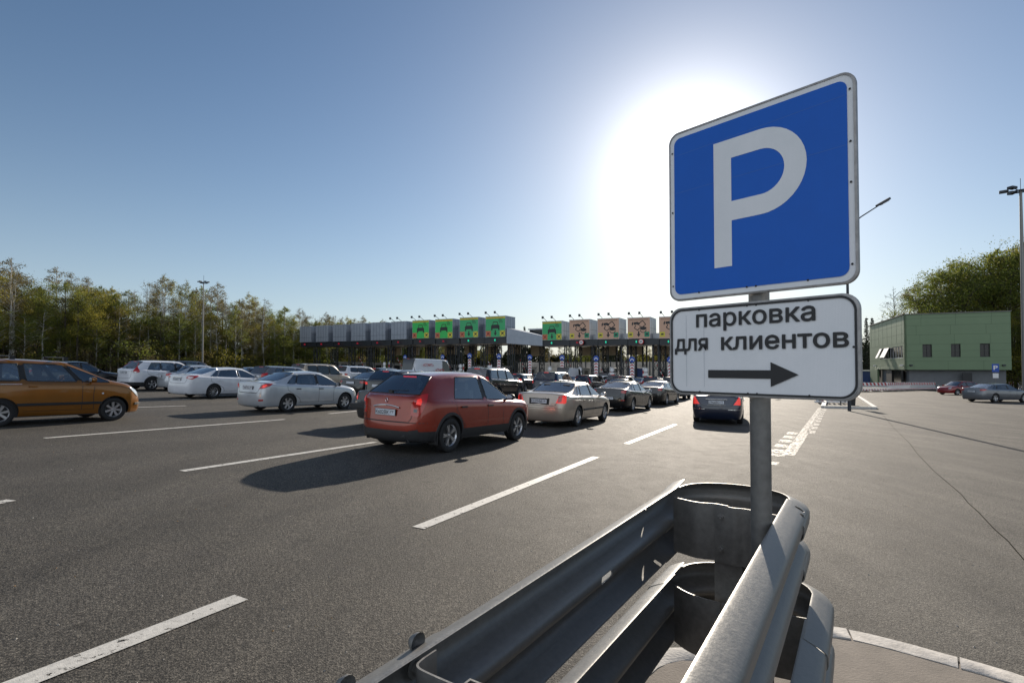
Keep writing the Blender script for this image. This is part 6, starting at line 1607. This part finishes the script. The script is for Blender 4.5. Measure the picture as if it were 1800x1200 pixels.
# ------------------------------------------------------------------ trees
rt = random.Random(21)
ML['birch'] = mat('birch bark', (.66, .64, .58), .8, noise=.8, nscale=2.6, col2=(.10, .09, .08))
_n = ML['birch'].node_tree.nodes
ML['bark'] = mat('brown bark', (.07, .055, .042), .9, noise=.4, nscale=4)
ML['leafa'] = leaf_mat('autumn birch leaves', [(.05, .065, .014), (.13, .14, .026), (.25, .23, .035), (.40, .31, .045)], .55)
ML['leafb'] = leaf_mat('green leaves', [(.045, .065, .015), (.10, .13, .028), (.18, .21, .035), (.30, .27, .05)], .5)
ML['leafc'] = leaf_mat('brownish leaves', [(.045, .038, .018), (.10, .08, .03), (.17, .14, .04), (.25, .20, .05)], .42)
ML['needle'] = leaf_mat('spruce needles', [(.008, .018, .008), (.018, .032, .014), (.03, .045, .018)], .12)
def leaf(vs, fs, p, s, rn):
    a = Vector((rn.gauss(0, 1), rn.gauss(0, 1), rn.gauss(0, 1))).normalized(); b = a.orthogonal().normalized(); b = Matrix.Rotation(rn.random()*6.28, 3, a) @ b; c = a.cross(b)
    w_ = s*rn.uniform(.6, 1.2); h = w_*rn.uniform(.5, .9); i = len(vs)
    vs += [p-b*w_*.5, p+c*h*.5, p+b*w_*.5, p-c*h*.5]; fs.append((i, i+1, i+2, i+3))
def tree_mesh(seed, h, base, rad, nl, leaf_s, bark, leafm, dens=1., lean=.03, r0=.17, shape='birch'):
    rn = random.Random(seed); t = MB(); pts = []; x = y = 0
    for i in range(9):
        f = i/8; x += rn.gauss(0, lean)*h/8; y += rn.gauss(0, lean)*h/8; pts.append(Vector((x, y, f*h)))
    t.tube(pts, [r0*(1-f/8*.9) for f in range(9)], 7, cap=False)
    vs, fs = [], []
    def tp(f): f *= 8; i = min(7, int(f)); return pts[i].lerp(pts[i+1], f-i)
    n = int(32*dens)
    for j in range(n):
        f = base + (1-base)*(j+rn.random())/n; p0 = tp(f); q = (f-base)/(1-base)
        env = rad*(math.sin(math.pi*min(1, q*.85+.18))**.8)*(1 if shape == 'birch' else 1.25)*rn.uniform(.55, 1.15)
        a = rn.random()*6.28; up_ = rn.uniform(.5, 1.1) if shape == 'birch' else rn.uniform(.15, .8)
        d = Vector((math.cos(a), math.sin(a), up_)); p1 = p0 + d*env*.55 ; p2 = p0 + Vector((d.x, d.y, up_*.8))*env
        t.tube([p0, p1, p2], [r0*.25*(1-q*.6), r0*.14, .012], 4, cap=False)
        tips = [p1.lerp(p2, rn.random()) for _ in range(2)] + [p2]
        for e in list(tips)*2:
            tw = e + Vector((rn.gauss(0, .5), rn.gauss(0, .5), rn.gauss(.1, .35)))*env*.42; t.tube([e, tw], [.020, .007], 3, cap=False); tips.append(tw)
        for e in tips:
            m = int(nl/(n*len(tips))*rn.uniform(.5, 1.6)*min(1.25, .12+1.15*env/rad)); sp = env*.10+.11
            for _ in range(m): leaf(vs, fs, e+Vector((rn.gauss(0, sp), rn.gauss(0, sp), rn.gauss(-.05, sp*.8))), leaf_s, rn)
    tm = t.mesh('trunk', bark); shade(tm, 60); cm = bpy.data.meshes.new('crown'); cm.from_pydata(vs, [], fs); cm.materials.append(leafm)
    return tm, cm
def spruce_mesh(seed, h, rad, nl):
    rn = random.Random(seed); t = MB().tube([(0, 0, 0), (0, 0, h)], [.18, .02], 6, cap=False); vs, fs = [], []
    lev = int(h*1.8)
    for j in range(lev):
        q = j/lev; z = h*.18+(h*.82)*q; r = rad*(1-q)**.9*rn.uniform(.75, 1.1)+.1
        for k in range(7):
            a = rn.random()*6.28; d = Vector((math.cos(a), math.sin(a), -.25)); e = Vector((0, 0, z))+d*r; t.tube([(0, 0, z), e], [.03, .008], 3, cap=False)
            for _ in range(nl//(lev*7)):
                u_ = rn.random()**.7; p = Vector((0, 0, z))+d*r*u_; leaf(vs, fs, p+Vector((rn.gauss(0, .12), rn.gauss(0, .12), -rn.random()*.3)), .26, rn)
    tm = t.mesh('trunk', ML['bark']); cm = bpy.data.meshes.new('crown'); cm.from_pydata(vs, [], fs); cm.materials.append(ML['needle']); return tm, cm
PR = {'birch': [tree_mesh(1, 15, .34, 2.0, 8000, .135, ML['birch'], ML['leafa']), tree_mesh(2, 15, .30, 2.2, 7000, .135, ML['birch'], ML['leafc']), tree_mesh(3, 15, .42, 1.8, 4500, .13, ML['birch'], ML['leafc'], lean=.05),
                tree_mesh(4, 15, .26, 2.4, 9000, .145, ML['birch'], ML['leafb']), tree_mesh(11, 15, .5, 1.7, 1500, .12, ML['birch'], ML['leafc'], lean=.04)],
      'oak': [tree_mesh(5, 13, .24, 2.9, 13000, .125, ML['bark'], ML['leafb'], shape='w', r0=.2), tree_mesh(6, 13, .30, 2.6, 11000, .125, ML['bark'], ML['leafa'], shape='w', r0=.2), tree_mesh(7, 13, .27, 3.1, 14000, .125, ML['bark'], ML['leafb'], shape='w', dens=1.3, r0=.22)],
      'bare': [tree_mesh(8, 15, .35, 2.2, 120, .15, ML['bark'], ML['leafc'], dens=1.8, r0=.16)],
      'shrub': [tree_mesh(9, 3.2, .08, 1.5, 2200, .13, ML['bark'], ML['leafa'], shape='w', r0=.05), tree_mesh(10, 3.2, .05, 1.7, 2500, .13, ML['bark'], ML['leafb'], shape='w', r0=.05), tree_mesh(12, 3.2, .05, 1.7, 2300, .13, ML['bark'], ML['leafc'], shape='w', r0=.05)],
      'spruce': [spruce_mesh(13, 15, 2.3, 3800), spruce_mesh(14, 15, 1.9, 3400)]}
HH = {'birch': 15, 'oak': 13, 'bare': 15, 'shrub': 3.2, 'spruce': 15}
def plant(kind, v, X, Y, h, lab, group, name, cat='tree', wf=1., dz=0):
    tm, cm = PR[kind][v]; s = h/HH[kind]
    o = empty(name, (X, Y, g(X, Y)+dz), rz=rt.random()*6.28, label=lab, cat=cat, group=group); o.scale = (s*wf, s*wf, s)
    for nm_, m in (('trunk', tm), ('crown', cm)): c = bpy.data.objects.new(nm_, m); COL.objects.link(c); c.parent = o
    return o
prof = [(-60, 450), (0, 447), (30, 452), (60, 468), (100, 446), (130, 462), (155, 485), (180, 478), (215, 498), (245, 512), (290, 480), (320, 492), (360, 482), (395, 505), (420, 528), (440, 508), (480, 535), (530, 540), (560, 548), (600, 550), (650, 556), (700, 566), (740, 556), (780, 576), (900, 582), (1200, 590), (1500, 592)]
def ptop(x):
    for (a, b), (c, d) in zip(prof, prof[1:]):
        if a <= x <= c: return b+(d-b)*(x-a)/(c-a)
    return prof[0][1] if x < prof[0][0] else prof[-1][1]
FA, FB = Vector((-66, 66)), Vector((-38, 136)); FD = (FB-FA); FL = FD.length; FD.normalize(); FN = Vector((-FD.y, FD.x))
rows = [0, 2.5, 5.5, 9, 13.5, 19]
for r_, off in enumerate(rows):
    s = -10.0
    while s < FL+42:
        p = FA + FD*(s+rt.uniform(-.8, .8)) + FN*(off+rt.uniform(-1, 1)); x = 900+935*p.x/p.y
        if -160 < x < 800:
            z = 1.7+(645-ptop(x))/935*p.y; h = max(5, (z-g(p.x, p.y)))*rt.choice([1, .96, .9, .8, .72, .66, .99]) * (1 if r_ else rt.uniform(.62, .96))
            if s > FL: h = min(h, 15)
            k = rt.random(); kind = 'birch' if k < (.80 if r_ < 2 else .6) else 'oak'
            if kind == 'oak': h *= .88
            v = rt.randrange(len(PR[kind])); pale = kind == 'birch'
            where = 'far left' if x < 120 else 'behind the white crossover' if x < 300 else 'beyond the light mast' if x < 420 else 'behind the silver saloon' if x < 540 else 'behind the toll plaza'
            row_ = ['at the forest edge', 'just inside the forest edge', 'in the second line of the forest', 'deeper in the forest', 'deep in the forest', 'at the back of the forest'][r_]
            lab = ('slender pale-trunked birch ' if pale else 'broad dark-trunked tree ') + row_ + ', ' + where
            plant(kind, v, p.x, p.y, h, lab, 'forest trees, ' + ('birches ' if pale else 'dark trunks ') + row_ + ', ' + where, 'birch_tree' if pale else 'broadleaf_tree', wf=rt.uniform(.9, 1.25))
        s += rt.uniform(2.2, 3.6) if r_ < 2 else rt.uniform(2.8, 4.4)
# shrubs at the forest edge
s = -10
while s < FL+30:
    p = FA + FD*s + FN*rt.uniform(-2.5, 3); x = 900+935*p.x/p.y
    if -120 < x < 760:
        where = 'far left' if x < 120 else 'behind the white crossover' if x < 300 else 'by the light mast' if x < 420 else 'behind the silver saloon' if x < 540 else 'behind the toll plaza'
        plant('shrub', rt.randrange(3), p.x, p.y, rt.uniform(2.2, 5.0), 'leafy undergrowth shrub under the forest edge, ' + where, 'undergrowth shrubs, ' + where, 'shrub', 'shrub', wf=rt.uniform(.9, 1.4))
    s += rt.uniform(1.5, 2.8)
# the far wood closes the view behind: a mass nobody could count
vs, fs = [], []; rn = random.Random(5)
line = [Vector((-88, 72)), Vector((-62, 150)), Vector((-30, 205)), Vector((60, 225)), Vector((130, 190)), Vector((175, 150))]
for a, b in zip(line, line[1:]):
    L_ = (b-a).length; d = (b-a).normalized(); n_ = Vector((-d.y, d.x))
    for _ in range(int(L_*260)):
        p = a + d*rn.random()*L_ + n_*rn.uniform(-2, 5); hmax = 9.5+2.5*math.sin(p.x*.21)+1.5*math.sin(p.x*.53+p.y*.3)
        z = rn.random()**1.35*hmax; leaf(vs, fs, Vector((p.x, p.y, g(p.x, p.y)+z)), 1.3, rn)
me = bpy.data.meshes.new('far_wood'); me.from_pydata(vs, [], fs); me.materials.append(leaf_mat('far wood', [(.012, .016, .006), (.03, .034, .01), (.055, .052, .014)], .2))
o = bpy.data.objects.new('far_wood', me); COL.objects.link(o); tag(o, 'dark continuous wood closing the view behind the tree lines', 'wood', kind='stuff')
# trees behind the plaza
for i, x in enumerate(range(790, 1500, 22)):
    Y = rt.uniform(165, 200); X = (x-900)/935*Y; h = rt.uniform(11, 15); k = rt.random()
    pine = 895 < x < 960
    kind = 'spruce' if (pine or k < .25) else 'oak' if k < .7 else 'birch'
    if pine: h = 16.5
    plant(kind, rt.randrange(2), X, Y, h, ('dark spruce showing above the gap between the two sign rows' if pine else 'small far tree seen beyond the toll plaza canopy'), 'spruces over the plaza gap' if pine else 'far trees beyond the toll plaza', 'spruce_tree' if kind == 'spruce' else 'broadleaf_tree')
plant('birch', 4, (737-900)/935*185, 185, 18.5, 'bare-topped tree rising above the first green toll sign', None, 'birch_tree')
# right side
for (x, yt, Y, kind, v, wf, lab) in ((1524, 556, 150, 'spruce', 1, .8, 'leftmost thin dark spruce beside the right edge of the sign plate'), (1534, 556, 145, 'spruce', 0, .8, 'second thin dark spruce left of the green building'),
        (1553, 560, 118, 'spruce', 0, 1.0, 'bushy dark spruce behind the left corner of the green building'), (1543, 600, 150, 'spruce', 1, 1, 'short spruce between the thin pair and the green building'), (1575, 503, 115, 'bare', 0, .9, 'bare leafless tree standing alone behind the green building'), (1571, 552, 112, 'spruce', 1, .8, 'small spruce at the foot of the bare tree'),
        (1512, 575, 155, 'spruce', 0, 1, 'spruce half hidden by the right edge of the sign plate')):
    X = (x-900)/935*Y; plant(kind, v, X, Y, 1.7+(645-yt)/935*Y-g(X, Y), lab, None, 'bare_tree' if kind == 'bare' else 'spruce_tree', wf=wf)
for i, (x, yt, Y, kind, v) in enumerate(((1606, 500, 104, 'birch', 1), (1618, 492, 108, 'birch', 3), (1640, 488, 112, 'birch', 2), (1657, 470, 100, 'birch', 3), (1672, 462, 103, 'oak', 2), (1690, 468, 97, 'oak', 0), (1706, 474, 101, 'oak', 1), (1724, 476, 96, 'oak', 2), (1742, 445, 98, 'oak', 0), (1760, 436, 101, 'oak', 2),
        (1776, 470, 92, 'oak', 0), (1790, 432, 97, 'oak', 1), (1808, 420, 99, 'oak', 2), (1826, 430, 94, 'oak', 0), (1846, 410, 97, 'oak', 1), (1868, 420, 95, 'oak', 2), (1785, 560, 86, 'oak', 1), (1800, 540, 88, 'oak', 0), (1815, 560, 84, 'oak', 2), (1740, 510, 120, 'oak', 2), (1660, 530, 120, 'oak', 1), (1860, 520, 82, 'oak', 0))):
    X = (x-900)/935*Y; side = 'left' if x < 1650 else 'middle' if x < 1750 else 'right'
    plant(kind, v, X, Y, 1.7+(645-yt)/935*Y-g(X, Y), 'tall leafy %s behind the %s part of the green building' % ('birch' if kind == 'birch' else 'broadleaf tree', side), 'trees behind the green building, %s, %s' % (side, kind), 'birch_tree' if kind == 'birch' else 'broadleaf_tree', wf=1.25)
for i, x in enumerate((1778, 1788, 1798, 1810)):
    Y = 82; X = (x-900)/935*Y; plant('shrub', i % 2, X, Y, rt.uniform(4, 5.5), 'yellow-green shrub at the right corner of the green building', 'shrubs at the right corner of the green building', 'shrub', 'shrub', wf=1.2)
